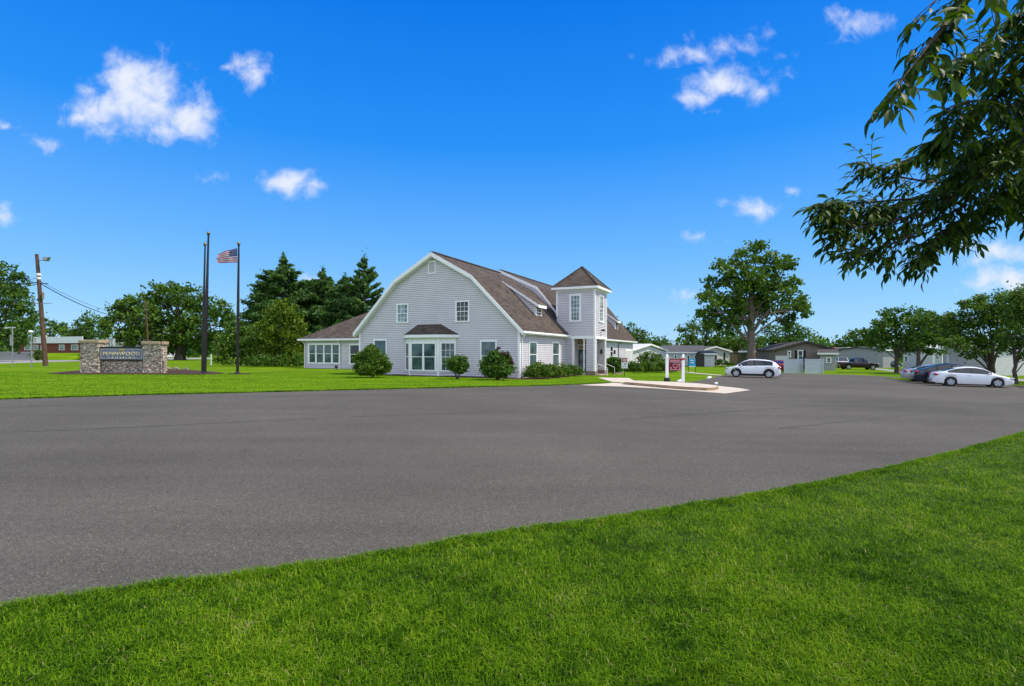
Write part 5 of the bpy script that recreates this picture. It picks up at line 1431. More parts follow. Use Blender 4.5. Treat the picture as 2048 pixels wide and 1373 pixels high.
text('CROSSING', .22, M['gold'], pn, Matrix.Translation((xm, -.345, zt(716))) @ RX, sx=1.2, spacing=2.05, ext=.01)
em = MB()
for ex, s_ in ((0, 1.0), (-.12, .7), (.13, .75)):
    b0 = zt(703.5)
    for lv in range(3):
        w_ = .13 * s_ * (1 - lv * .25); zz = b0 + .02 + lv * .07 * s_
        em.xprism([(xm + ex - w_, zz), (xm + ex + w_, zz), (xm + ex, zz + .12 * s_)], lambda p, q, d: (p, d, q), -.352, -.338)
em.build('tree_emblem', M['yellow'], pn)
# rocks and garden spotlights in the mulch
for px, py, s_, lb in ((338, 739.5, .22, 'small grey rock in the mulch, nearest the stone sign'), (352, 740.5, .30, 'dark rock in the mulch between the stone sign and the flagpoles'), (371, 741, .28, 'squat rock in the mulch closest to the paired flagpoles')):
    x, y = gp(px, py)
    bm = bmesh.new(); bmesh.ops.create_icosphere(bm, subdivisions=3, radius=s_)
    from mathutils import noise
    for v in bm.verts: v.co = v.co * (0.8 + .5 * noise.noise(v.co * 4 + Vector((px, 0, 0)))); v.co.z *= .7
    me = bpy.data.meshes.new('rock'); bm.to_mesh(me); bm.free(); me.materials.append(M['rock'])
    o = bpy.data.objects.new('rock', me); COL.objects.link(o); o.location = (x, y, zg(x) + .1); tag(o, lb, 'rock', 'rocks in the mulch bed')
x, y = gp(672.5, 741)
sl_ = thing('spotlight', 'small black garden spotlight standing in the lawn before the wing', 'light', (x, y, zg(x)))
MB().tube([(0, 0, -.05), (0, 0, .22)], .03, 6).build('stake', M['black'], sl_)
MB().lathe([(.05, -.16), (.13, -.12), (.15, .1), (.13, .12)], (0, 0, .34), 'y', 12).build('lamp_head', M['black'], sl_)
# ------------------------------------------------------------------ flagpoles
def flagpole(label, pxb, pyb, pxt, pyt, r):
    x, y = gp(pxb, pyb); g_ = Vector((x, y, zg(x)))
    t = thing('flagpole', label, 'flagpole', g_, 0, 'dark metal flagpoles')
    e_ = at(pxt, pyt, y) - g_; e_.y = 0
    n_ = 10
    MB().tube([e_ * (i / n_) for i in range(n_ + 1)], [r * (1 if i < 5 else 1 - .5 * (i - 5) / 5) for i in range(n_ + 1)], 12).build('pole', M['bronze'], t, smooth=True)
    MB().lathe([(r * 2.4, -.05), (r * 2.4, .05), (r * 1.3, .16)], n=14).build('base_collar', M['bronze'], t)
    MB().ball((e_.x, e_.y, e_.z + .09), .13, 14, 10).build('ball_finial', M['brass'], t, smooth=True)
    MB().lathe([(r * .8, -.10), (r * .8, 0)], (e_.x, e_.y, e_.z), n=10).build('truck_collar', M['bronze'], t)
    MB().tube([Vector((r + .05, -.05, 1.1)), e_ + Vector((r * .5 + .04, -.04, -.1))], .008, 4).build('halyard', M['cable'], t)
    MB().tube([(r, -.02, 1.0), (r + .06, -.03, 1.1), (r + .06, -.03, .95), (r, -.02, 1.05)], .012, 4).build('cleat', M['bronze'], t)
    return t, g_, e_
flagpole('shorter of the two bare flagpoles standing close together', 405.0, 746.0, 410.0, 491, .10)
flagpole('taller of the two bare flagpoles standing close together', 409.5, 748.2, 416.8, 469, .118)
fp, gF, eF = flagpole('flagpole flying the striped flag', 475, 748.3, 477.3, 490, .11)
# the flag
yF = gF.y
def flag():
    nx, ny = 60, 26
    A = at(474.3, 496.8, yF); B = at(474.3, 525.5, yF); C = at(433, 509.5, yF); D = at(434, 526.5, yF)
    # cloth gathers toward the fly end
    vs, fs, ms = [], [], []
    for j in range(ny + 1):
        for i in range(nx + 1):
            s, t = i / nx, j / ny
            top = A.lerp(C, s); bot = B.lerp(D, s)
            p = top.lerp(bot, t)
            p.z += math.sin(s * math.pi) * .05 * (1 - t)
            p.y += .07 * math.sin(s * 8.5 + t * 1.6) * (.25 + s) + .04 * math.sin(t * 6 + s * 3) * s
            p.x += .05 * s * math.sin(t * 7)
            vs.append(p - A)
    for j in range(ny):
        for i in range(nx):
            a_ = j * (nx + 1) + i
            fs.append((a_, a_ + 1, a_ + nx + 2, a_ + nx + 1))
            st = j // 2
            canton = (i < nx * .4 and j < 14)
            ms.append(2 if canton else (0 if st % 2 == 0 else 1))
    # stars sit on both faces of the canton
    base = len(vs)
    def surf(s, t):
        i, j = s * nx, t * ny; i0, j0 = int(i), int(j)
        return Vector(vs[j0 * (nx + 1) + i0])
    for row in range(9):
        for c_ in range(6 if row % 2 == 0 else 5):
            s = .4 * ((c_ + (.5 if row % 2 == 0 else 1)) / 6); t = (14 / 26) * (row + .7) / 9.4
            p = surf(s, t)
            for sg_ in (-.012, .012):
                b0 = len(vs)
                pts = []
                for q in range(10):
                    rr_ = .036 if q % 2 == 0 else .015
                    an = math.pi / 2 + q * math.pi / 5
                    pts.append(Vector((p.x + rr_ * math.cos(an), p.y + sg_, p.z + rr_ * math.sin(an))))
                vs.extend(pts); fs.append(tuple(range(b0, b0 + 10))); ms.append(1)
    me = bpy.data.meshes.new('flag'); me.from_pydata([tuple(v) for v in vs], [], fs)
    for m_ in ('flagred', 'flagwhite', 'flagblue'): me.materials.append(M[m_])
    me.polygons.foreach_set('material_index', ms); me.polygons.foreach_set('use_smooth', [True] * len(fs)); me.update()
    f = thing('flag', 'red and white striped flag with starred blue canton streaming from its pole', 'flag', A)
    o = bpy.data.objects.new('cloth', me); COL.objects.link(o); o.parent = f
    r_ = MB(); r_.tube([Vector((.0, 0, .0)), Vector((.10, 0, .02))], .014, 5); r_.tube([B - A, B - A + Vector((.10, 0, .0))], .014, 5)
    r_.build('snap_hooks', M['steel'], f)
flag()
# ------------------------------------------------------------------ utility poles and wires
Zp = 64.0
def upole(label, pxb, pyb, pxt, pyt, Z, r, lamp=True):
    g_ = gx(pxb, Z); e_ = at(pxt, pyt, Z) - g_; e_.y = 0
    t = thing('utility_pole', label, 'utility pole', g_)
    MB().tube([e_ * (i / 6) - Vector((0, 0, .2 if i == 0 else 0)) for i in range(7)], [r * (1 - .35 * i / 6) for i in range(7)], 12).build('pole', M['wood_pole'], t, smooth=True)
    return t, g_, e_
up_, gU, eU = upole('leaning wooden utility pole with a lamp arm near its top', 91.5, 732, 73.5, 509, Zp, .27)
U = lambda px, py: at(px, py, Zp) - gU
a0 = U(78, 522); a1 = U(88, 521)
c = MB(); c.tube([a0, a0.lerp(a1, .5) + Vector((0, -.05, .05)), a1], [.06, .05, .05], 8); c.build('lamp_arm', M['steel'], up_)
q = U(93, 519)
c = MB(); c.hexa([(q.x - .35, -.2, q.z - .22), (q.x + .15, -.2, q.z - .22), (q.x + .15, .2, q.z - .22), (q.x - .35, .2, q.z - .22), (q.x - .30, -.2, q.z + .25), (q.x + .40, -.2, q.z + .25), (q.x + .40, .2, q.z + .25), (q.x - .30, .2, q.z + .25)])
c.build('lamp_head', M['steel'], up_, bevel=.04)
c = MB(); a_, b_ = U(62.5, 607.5), U(103, 607); c.tube([a_, b_], .045, 6); c.build('cross_arm', M['steel'], up_)
c = MB(); a_, b_ = U(70, 565.5), U(96, 568); c.tube([a_, b_], .06, 6); c.build('cable_bracket', M['cable'], up_)
c = MB(); q = U(87.5, 592); c.lathe([(.10, -.45), (.13, -.4), (.13, .35), (.06, .45)], (q.x, -.1, q.z), n=10); c.build('transformer_can', M['rock'], up_)
for pyb_ in (549.5, 557):
    q = U(77.5, pyb_); MB().lathe([(.235, -.14), (.235, .14)], (q.x, 0, q.z), n=14).build('pole_tag_band', M['signwhite'], up_)
u2, g2_, e2_ = upole('thin distant utility pole rising in front of the oak crown', 297.5, 712, 291.5, 603, 105, .2)
def U2(px, py): return at(px, py, 105)
c = MB(); c.tube([U2(286, 637) - g2_, U2(299, 637) - g2_], .05, 6); c.build('cross_arm', M['steel'], u2)
u3, g3_, e3_ = upole('short wooden pole standing in the oak edge near the shrub mass', 436, 718, 435.5, 664, 90, .16)
u4, g4_, e4_ = upole('very thin dark pole in the distance beside the roadside tree', 65, 706, 65, 628, 120, .13)
def wire(label, A, B, sag, r):
    n_ = 24
    pts = [A.lerp(B, i / n_) - Vector((0, 0, sag * 4 * (i / n_) * (1 - i / n_))) for i in range(n_ + 1)]
    mb = MB(); mb.tube(pts, r, 6); o = mb.build('overhead_cable', M['cable'], None, smooth=True)
    tag(o, label, 'cable', 'overhead cables'); return o
far = lambda px, py, Z: at(px, py, Z)
pz = at(80, 567, Zp)
wire('black cable sagging from the leaning pole to the distant thin pole, the lower of two', pz, U2(291, 639), 1.3, .05)
wire('upper thin cable near the distant thin pole, over the oak crown', at(80, 563, Zp), U2(291, 634), 1.1, .022)
wire('thick cable coming in from the roadside tree to the leaning pole', far(-160, 515, 48), at(78, 565, Zp), 1.0, .055)
wire('cable just under the thick one between roadside tree and leaning pole', far(-160, 528, 48), at(78, 568, Zp), 1.2, .035)
wire('topmost thin cable crossing the roadside tree', far(-160, 497, 48), at(76, 556, Zp), 1.3, .025)
# roadside posts
def post(label, cat, px, pyb, pyt, Z, build):
    g_ = gx(px, Z); t = thing('sign_post', label, cat, g_)
    h = at(px, pyt, Z).z - g_.z
    MB().tube([(0, 0, -.1), (0, 0, h)], .06, 8).build('post', M['steel'], t)
    build(t, h); return t
def b1(t, h):
    c = MB(); c.box(-.9, .35, -.03, .01, h - .22, h - .10); c.build('cross_blade', M['lightgrey'], t)
    c = MB(); c.box(-.24, .12, -.09, -.06, h * .52, h * .78); c.build('sign_plate', M['greysiding'], t)
post('steel street post with a small side plate, standing alone on the lawn edge', 'sign post', 25, 735.5, 653, 62, b1)
def b2(t, h):
    c = MB(); c.ball((-.1, 0, h), 1, 12, 8, (.22, .2, .16)); c.build('white_cap', M['signwhite'], t, smooth=True)
post('steel post with a white round cap, between the street post and leaning utility pole', 'post', 63, 738.5, 664, 56, b2)
# speed limit sign behind the stone wall
Zl = 62.0
g_ = gx(221, Zl); sp1 = thing('speed_limit_sign', 'white speed limit 45 sign showing above the stone wall', 'traffic sign', g_)
zz = lambda py: at(221, py, Zl).z - g_.z
kk = Zl / F
MB().box(-.05, .05, .03, .09, -.1, zz(680)).build('post', M['steel'], sp1)
c = MB(); c.box(-9.0 * kk, 9.0 * kk, -.02, .02, zz(693.5), zz(677)); pt = c.build('sign_plate', M['signwhite'], sp1)
c = MB(); w_ = 8.6 * kk; z0_, z1_ = zz(693.1), zz(677.4)
for b_ in ((-w_, w_, z0_, z0_ + .03), (-w_, w_, z1_ - .03, z1_), (-w_, -w_ + .03, z0_ + .03, z1_ - .03), (w_ - .03, w_, z0_ + .03, z1_ - .03)): c.box(b_[0], b_[1], -.026, -.021, b_[2], b_[3])
c.build('border_line', M['black'], pt)
text('SPEED', .24, M['black'], pt, Matrix.Translation((0, -.03, zz(679.6))) @ RX, sx=1.1)
text('LIMIT', .24, M['black'], pt, Matrix.Translation((0, -.03, zz(683.2))) @ RX, sx=1.1)
text('45', .60, M['black'], pt, Matrix.Translation((0, -.03, zz(689))) @ RX, sx=1.2, ext=.006)
g_ = gx(331, 60); dl = thing('roadside_marker', 'narrow white marker sign seen edge on past the stone sign', 'traffic sign', g_)
MB().box(-.05, .05, .03, .08, -.1, 1.7).build('post', M['steel'], dl)
c = MB(); c.box(-.14, .14, -.01, .02, .9, 2.1); c.build('sign_plate', M['signwhite'], dl)
c = MB(); c.box(-.07, .08, -.02, -.011, 1.35, 1.75); c.build('dark_band', M['greysiding'], dl)
g_ = gx(422, 70); dl = thing('white_stake', 'short white stake at the lawn edge behind the paired flagpoles', 'stake', g_)
MB().box(-.07, .07, -.05, .05, -.1, 1.35).build('stake', M['signwhite'], dl); MB().ball((0, 0, 1.37), .08).build('cap', M['signwhite'], dl)

# ------------------------------------------------------------------ maroon office sign on the kerb island
x, y = gp(1346, 769.2)
gm = Vector((x, y, zg(x) + .175)); km = y / F
ms_ = thing('office_sign', 'maroon double-panel sign hung between two square white posts on the kerb island', 'sign', gm, R(-6))
def mx_(px): return (px - 1346) * km
def mz_(py): return at(1346, py, y).z - gm.z
for pa, pb_ in ((1331.6, 1336.8), (1362.8, 1368.2)):
    c = MB(); c.box(mx_(pa), mx_(pb_), -.09, .10, -.02, mz_(716)); po = c.build('post', M['white'], ms_, bevel=.01)
    xm_ = (mx_(pa) + mx_(pb_)) / 2
    c = MB(); c.box(xm_ - .13, xm_ + .13, -.13, .14, mz_(716) + .003, mz_(715)); c.lathe([(.05, 0), (.09, .05), (.08, .13), (.02, .2)], (xm_, 0, mz_(715)), n=12); c.build('post_cap', M['white'], po)
c = MB(); c.lathe([(.16, -.03), (.20, .05), (.19, .22), (.05, .26)], (mx_(1334), -.02, 0), n=10); c.build('black_wrap', M['black'], ms_)
A_, B_ = mx_(1338.3), mx_(1361.3)
c = MB(); c.box(A_, B_, -.04, .04, mz_(725.3), mz_(719)); b1_ = c.build('upper_board', M['maroon'], ms_, bevel=.008)
c = MB(); c.box(A_, B_, -.04, .04, mz_(741.5), mz_(726.2)); b2_ = c.build('lower_board', M['maroon'], ms_, bevel=.008)
def strokes(parent, rows, z0_, z1_, seed):
    """rows of worn raised lettering too small to read"""
    rs_ = random.Random(seed); c = MB()
    for (fz, hgt, xa, xb_) in rows:
        zc = z0_ + (z1_ - z0_) * fz; xx = A_ + (B_ - A_) * xa
        while xx < A_ + (B_ - A_) * xb_:
            w_ = rs_.uniform(.03, .06); c.box(xx, xx + w_, -.05, -.041, zc - hgt / 2, zc + hgt / 2 * rs_.uniform(.5, 1)); xx += w_ + .016
    c.build('lettering', M['pink'], parent)
strokes(b1_, [(.68, .07, .08, .92), (.25, .06, .05, .95)], mz_(725.3), mz_(719), 3)
strokes(b2_, [(.83, .05, .3, .8), (.12, .06, .10, .95)], mz_(741.5), mz_(726.2), 4)
c = MB()
for i in range(14):
    t_ = i / 13; xa = A_ + (B_ - A_) * (.30 + .42 * t_); zc = mz_(735) + .16 * (4 * (t_ - .5) ** 2) - .05
    c.box(xa, xa + .03, -.05, -.041, zc - .025, zc + .035)
c.box(A_ + .06, A_ + .14, -.05, -.041, mz_(737.5), mz_(734.8))
c.build('script_lettering', M['pink'], b2_)
c = MB(); c.box(B_ - .10, B_ - .06, -.05, -.041, mz_(739.5), mz_(729)); c.box(B_ - .16, B_ - .06, -.051, -.042, mz_(729.6), mz_(728.2)); c.build('border_bracket', M['pink'], b2_)
c = MB(); c.tube([(A_, 0, mz_(718.6)), (B_, 0, mz_(718.6))], .022, 6); c.build('top_rail', M['maroon'], ms_)
c = MB(); c.tube([(mx_(1357), -.03, mz_(718.2)), (mx_(1362), -.08, mz_(718.9)), (mx_(1367), -.11, mz_(718.6)), (mx_(1371.5), -.05, mz_(717.3))], [.03, .06, .05, .02], 8); c.build('red_ribbon', M['signred'], ms_)
x, y = gp(1432.5, 773.5); bl_ = thing('kerb_stone', 'small stone lying on the tip of the kerb island', 'stone', (x, y, zg(x) + .2))
MB().ball((0, 0, 0), .09, 10, 7, (1.2, 1, .8)).build('stone', M['signwhite'], bl_)
x, y = gp(1418.5, 756.3)
ws = thing('wheel_stop', 'short white concrete wheel stop at the edge of the lot near the crossover', 'wheel stop', (x, y, zg(x)), math.atan2(E2.y, E2.x))
c = MB(); c.hexa([(-1.0, -.11, 0), (1.0, -.11, 0), (1.0, .11, 0), (-1.0, .11, 0), (-.95, -.06, .11), (.95, -.06, .11), (.95, .06, .11), (-.95, .06, .11)]); c.build('stop_block', M['white'], ws)
x, y = gp(1360.5, 762.6)
ws = thing('wheel_stop', 'white wheel stop just behind the maroon sign posts', 'wheel stop', (x, y, zg(x)), math.atan2(E2.y, E2.x))
c = MB(); c.hexa([(-.9, -.11, 0), (.9, -.11, 0), (.9, .11, 0), (-.9, .11, 0), (-.85, -.06, .10), (.85, -.06, .10), (.85, .06, .10), (-.85, .06, .10)]); c.build('stop_block', M['white'], ws)
# yard sign by the walk
x, y = gp(1249, 752.2); gy = Vector((x, y, zg(x))); ky = y / F
ys = thing('yard_sign', 'white yard sign with red upper panel on a dark stake before the low hedge', 'sign', gy, R(-4))
def yz(py): return at(1249, py, y).z - gy.z
c = MB(); c.tube([(0, 0, -.1), (0, 0, yz(737))], .03, 6); c.build('stake', M['black'], ys)
w_ = 6.2 * ky
c = MB(); c.box(-w_, w_, -.02, .02, yz(737.3), yz(714.8)); bd = c.build('board', M['signwhite'], ys, bevel=.01)
c = MB(); c.box(-w_ * .86, w_ * .86, -.026, -.021, yz(725), yz(716.6)); rp = c.build('red_panel', M['signred'], bd)
c = MB()
for zf, a_, b_ in ((719, -.55, .55), (721, -.6, .6), (723, -.4, .4)):
    xx = a_ * w_
    while xx < b_ * w_: c.box(xx, xx + .045, -.033, -.027, yz(zf) - .03, yz(zf) + .03); xx += .07
c.build('lettering', M['signwhite'], rp)
c = MB(); c.hexa([(-.05, -.03, yz(730)), (.12, -.03, yz(729.2)), (.12, -.022, yz(729.2)), (-.05, -.022, yz(730)), (-.02, -.03, yz(728.2)), (.16, -.03, yz(727)), (.16, -.022, yz(727)), (-.02, -.022, yz(728.2))]); c.build('dark_emblem', M['black'], bd)
c = MB(); xx = -.7 * w_
while xx < .7 * w_: c.box(xx, xx + .05, -.03, -.022, yz(734.4), yz(733)); xx += .075
c.build('small_lettering', M['greysiding'], bd)
x, y = gp(1238, 749.3); tg = thing('planter_box', 'low tan timber edging in front of the dark rounded shrub', 'edging', (x, y, zg(x)))
c = MB(); c.box(-.32, .32, -.12, .12, -.02, .14); c.build('timber', M['tan'], tg, bevel=.02)
# grey rounded cabinet behind the shrub
x, y = at(1234, 720, 53.5)[:2]; ac = thing('utility_cabinet', 'grey domed utility cabinet behind the dark rounded shrub by the long wall', 'cabinet', (x, y, zg(x)))
c = MB(); c.xprism([(-.5, 0), (.5, 0), (.5, 1.2), (.38, 1.5), (.15, 1.62), (-.15, 1.62), (-.38, 1.5), (-.5, 1.2)], lambda p, q, d: (p, d, q), -.35, .35); c.build('housing', M['greysiding'], ac, bevel=.03)
MB().box(-.3, .3, -.362, -.352, .3, 1.2).build('door', M['lightgrey'], ac)
# dish on the long wall
dpos = gx(1126, 44.8); dsh = thing('satellite_dish', 'small dark dish on a short mast by the porch end of the long wall', 'dish', dpos)
MB().tube([(0, 0, -.1), (0, 0, .95)], .025, 6).build('mast', M['steel'], dsh)
c = MB(); c.lathe([(.02, .0), (.18, .04), (.26, .10)], (0, 0, 0), n=14)
c.v = [tuple(Matrix.Rotation(R(-60), 3, 'Y') @ Vector(v) + Vector((0, 0, 1.05))) for v in c.v]; c.build('dish', M['greysiding'], dsh)
# blue banner and bins
x, y = gp(1384, 746.5); gb = Vector((x, y, zg(x))); kb = y / F
bb = thing('banner_sign', 'bright blue square banner on a thin stake beyond the kerb island', 'sign', gb)
bz = lambda py: at(1384, py, y).z - gb.z
for s_ in (-1, 1): MB().tube([(s_ * 7.0 * kb, .03, -.1), (s_ * 7.0 * kb, .03, bz(716.5))], .03, 6).build('stake', M['black'], bb)
c = MB(); c.box(-6.6 * kb, 6.8 * kb, -.03, .02, bz(732.5), bz(718)); c.build('board', M['cyan'], bb, bevel=.02)
c = MB(); c.box(-6.6 * kb, 6.8 * kb, -.04, -.031, bz(734.2), bz(732.6)); c.build('lower_strip', M['signwhite'], bb)
c = MB(); c.box(-4.0 * kb, 4.0 * kb, -.036, -.031, bz(722), bz(720.4)); c.box(-3.0 * kb, 3.4 * kb, -.036, -.031, bz(726.6), bz(725)); c.build('lettering', M['signwhite'], bb)
# ------------------------------------------------------------------ houses round about
def house(label, name, pxa, Za, pxb, Zb, depth, h, rise, ridge, wall, roofm, wins=(), doors=(), ov=.35, trim='white', base=0.0, group=None, cat='house', lap=False):
    """front wall from pixel column pxa at distance Za to pxb at Zb; ridge 'side' runs along the front, 'front' runs back"""
    A, B = gx(pxa, Za), gx(pxb, Zb)
    z0_ = min(A.z, B.z) + base
    d = (B - A); d.z = 0; Lw = d.length; rz_ = math.atan2(d.y, d.x)
    t = thing(name, label, cat, (A.x, A.y, z0_), rz_, group)
    w = MB()
    if ridge == 'front': w.xprism([(0, -1), (Lw, -1), (Lw, h), (Lw / 2, h + rise), (0, h)], lambda p, q, dd: (p, dd, q), 0, depth)
    else: w.xprism([(0, -1), (depth, -1), (depth, h), (depth / 2, h + rise), (0, h)], lambda p, q, dd: (dd, p, q), 0, Lw)
    w.build('wall', M[wall], t)
    if lap:
        s_ = MB(); siding(s_, plane((0, 0), (1, 0), (0, -1)), [(0, -1), (Lw, -1), (Lw, h), (Lw / 2, h + rise), (0, h)] if ridge == 'front' else [(0, -1), (Lw, -1), (Lw, h), (0, h)], c=.25)
        s_.build('siding', [M[wall], M['seam']], t, fix=False)
    r = MB()
    sl = rise / ((Lw if ridge == 'front' else depth) / 2)
    W_ = Lw if ridge == 'front' else depth
    prof = [(-ov, h - sl * ov), (W_ / 2, h + rise), (W_ + ov, h - sl * ov)]
    pr = [(p, q + .04) for p, q in prof] + [(p, q + .20) for p, q in prof[::-1]]
    fn = (lambda p, q, dd: (p, dd, q)) if ridge == 'front' else (lambda p, q, dd: (dd, p, q))
    r.xprism(pr, fn, -ov, (depth if ridge == 'front' else Lw) + ov); ro = r.build('roof', M[roofm], t)
    f = MB()
    if ridge == 'front':
        for k_ in (0, 1): 
            a_, b_ = prof[k_], prof[k_ + 1]
            f.xprism([(a_[0], a_[1] - .05), (b_[0], b_[1] - .05), (b_[0], b_[1] + .19), (a_[0], a_[1] + .19)], fn, -ov - .05, -ov)
    else: f.box(-ov, Lw + ov, -ov - .06, -ov, h - sl * ov - .04, h - sl * ov + .2)
    f.build('fascia', M[trim], t)
    P = plane((0, 0), (1, 0), (0, -1))
    for wn_ in wins:
        a_, b_, c_, d_ = wn_[:4]
        window(P, (a_ * Lw, b_ * Lw, c_, d_), t, tw=.13, glass=wn_[4] if len(wn_) > 4 else 'glassdark')
    for a_, b_, zt_, mm in doors:
        dd = MB(); dd.pbox(P, a_ * Lw, b_ * Lw, 0.0, .06, 0, zt_); do = dd.build('door', M['white'], t)
        MB().pbox(P, a_ * Lw + .12, b_ * Lw - .12, .06, .08, .05, zt_ - .12).build('door_leaf', M[mm], do)
    return t, Lw
# trailers and houses past the far lawn, from the clubhouse across to the driveway
house('pale lavender trailer home with white-edged roof just past the end of the clubhouse', 'trailer_home', 1262, 84, 1331, 93, 9, 2.6, 1.0, 'front', 'siding2', 'lightgrey', wins=[(.75, .88, 1.1, 2.2)])
house('trailer home with brick-red roof, mostly hidden behind the lavender one', 'trailer_home', 1296, 118, 1345, 112, 12, 2.9, 1.0, 'side', 'greenwall', 'redroof')
t_, Lw = house('sage trailer home with long charcoal roof behind the maroon sign', 'trailer_home', 1326, 98, 1406, 96, 7, 2.45, 1.15, 'side', 'greenwall', 'greyroof', wins=[(.08, .16, .9, 2.0), (.28, .36, .9, 2.0), (.6, .68, .9, 2.0), (.78, .86, .9, 2.0)])
t_, Lw = house('light grey trailer home with low white gable and dark shutters', 'trailer_home', 1398, 101, 1459, 104, 16, 2.75, .85, 'front', 'lightgrey', 'greyroof', wins=[])
P = plane((0, 0), (1, 0), (0, -1))
for a_, b_ in ((.30, .345), (.52, .57), (.80, .85)):
    MB().pbox(P, a_ * Lw, b_ * Lw, .0, .06, 1.0, 2.6).build('shutter', M['black'], t_)
house('grey shed lean-to at the corner of the white-gabled trailer', 'garden_shed', 1409, 92, 1429, 92, 3, 2.2, .35, 'side', 'lightgrey', 'greyroof', cat='shed')
fx = gx(1391, 90); fb_ = thing('board_fence', 'dark board fence beside the blue banner', 'fence', fx)
c = MB()
n_ = 9
for i in range(n_): c.box(i * .17, i * .17 + .16, -.02, .02, 0, 2.2 + .02 * (i % 2))
c.box(0, 1.53, .021, .06, .4, .5); c.box(0, 1.53, .021, .06, 1.7, 1.8); c.build('board', mat('dark_weathered_board', (.045, .04, .036), .85, .3, 5, .3, 20), fb_)
t_, Lw = house('tan garage with wide door and flat dark roof at the foot of the tall tree', 'garage', 1459, 110, 1502, 108, 8, 2.7, .7, 'side', 'tan', 'brownroof', cat='garage')
MB().pbox(P, .12 * Lw, .9 * Lw, 0, .05, 0, 2.2).build('garage_door', M['tan'], t_)
cp = thing('carport', 'long flat white carport roof between the tan garage and the taupe house', 'carport', gx(1505, 100))
c = MB(); c.box(-.6, 5.4, 0, 5, 2.62, 2.95); c.build('roof', M['white'], cp)
for px_ in (-.3, 5.0): MB().box(px_, px_ + .12, .1, .22, 0, 2.62).build('post', M['white'], cp)
MB().box(-.5, 5.2, 4.6, 4.9, 0, 2.6).build('back_wall', M['brownsiding'], cp)
t_, Lw = house('wide taupe house with low gable roof behind the grey fence panels', 'trailer_home', 1551, 84, 1672, 82, 14, 3.0, 1.25, 'front', 'brownsiding', 'brownroof', wins=[(.20, .26, 1.9, 2.9), (.37, .46, 1.2, 3.0, 'glass')], ov=.5, trim='brownroof')
for a_, b_ in ((.325, .36), (.47, .505)): MB().pbox(P, a_ * Lw, b_ * Lw, .0, .06, 1.2, 2.95).build('shutter', M['black'], t_)
MB().pbox(P, .0, .22 * Lw, .03, .12, .0, 2.1).build('porch_skirt', M['lightgrey'], t_)
house('small grey lean-to with one window at the corner of the taupe house', 'garden_shed', 1640, 78, 1672, 77, 6, 2.4, .5, 'side', 'greysiding', 'brownroof', wins=[(.38, .72, 1.1, 1.9)], cat='shed')
def panel(label, pxa, pxb, Z, pyb, pyt):
    A, B = gx(pxa, Z), gx(pxb, Z)
    t = thing('fence_panel', label, 'fence', A, 0, 'grey white vinyl fence panels'); L_ = B.x - A.x
    h = at(pxa, pyt, Z).z - at(pxa, pyb, Z).z
    zb_ = at(pxa, pyb, Z).z - A.z
    n_ = int(L_ / .16); c = MB()
    for i in range(n_): 
        x_ = .04 + i * (L_ - .08) / n_; c.box(x_, x_ + (L_ - .08) / n_ - .012, -.02, .02, zb_ + .06, zb_ + h - .06 + .02 * random.random())
    c.build('picket', M['vinyl'], t)
    for z_ in (.12, h - .3): MB().box(0, L_, .021, .07, zb_ + z_, zb_ + z_ + .1).build('rail', M['vinyl'], t)
    for x_ in (-.06, L_ - .06): MB().box(x_, x_ + .12, -.05, .07, zb_ - .1, zb_ + h).build('post', M['vinyl'], t)
    return t
panel('grey fence panel standing nearest the white crossover', 1569, 1605, 63, 747.5, 717.5); panel('grey fence panel on the far side of the gap from the crossover', 1611, 1646, 62, 748.5, 717.5)
gp_ = gx(1608, 63); po = thing('gate_post', 'dark gate post in the gap between the two fence panels', 'post', gp_)
MB().box(-.09, .09, .2, .38, -.1, 1.85).build('post', M['black'], po); MB().box(-.11, .11, .18, .40, 1.853, 1.9).build('cap', M['black'], po)
house('low house with red roof far behind the white pickup', 'trailer_home', 1668, 122, 1712, 120, 8, 2.9, 1.0, 'side', 'lightgrey', 'redroof')
t_, Lw = house('white trailer home with a dark doorway beyond the driveway', 'trailer_home', 1738, 108, 1788, 112, 9, 3.3, .5, 'side', 'lightgrey', 'lightgrey', wins=[(.12, .3, 1.8, 2.7)], doors=[(.5, .66, 2.6, 'brownsiding')])
house('grey-walled trailer seen between the two lot trees', 'trailer_home', 1766, 96, 1796, 98, 9, 3.2, .5, 'side', 'greysiding', 'greyroof')
house('white gabled trailer home showing past the lot tree trunk', 'trailer_home', 1806, 92, 1838, 88, 10, 2.8, 1.1, 'front', 'siding2', 'greyroof', wins=[(.12, .32, 1.2, 2.2)])
house('long pale trailer home behind the dark sedan', 'trailer_home', 1842, 78, 1884, 76, 8, 3.3, .6, 'side', 'greenwall', 'lightgrey', doors=[(.55, .68, 2.3, 'white')])
house('big light grey trailer home behind the white sedan, under the broad leafy tree', 'trailer_home', 1886, 68, 1990, 62, 9, 3.5, .5, 'side', 'lightgrey', 'lightgrey', wins=[(.08, .13, 1.4, 2.4)], lap=True)
house('white house past the noses of the parked cars, half hidden by trunks', 'trailer_home', 1996, 76, 2070, 72, 9, 3.2, 1.4, 'front', 'siding2', 'greyroof', wins=[(.15, .35, 1.4, 2.6, 'glass')])
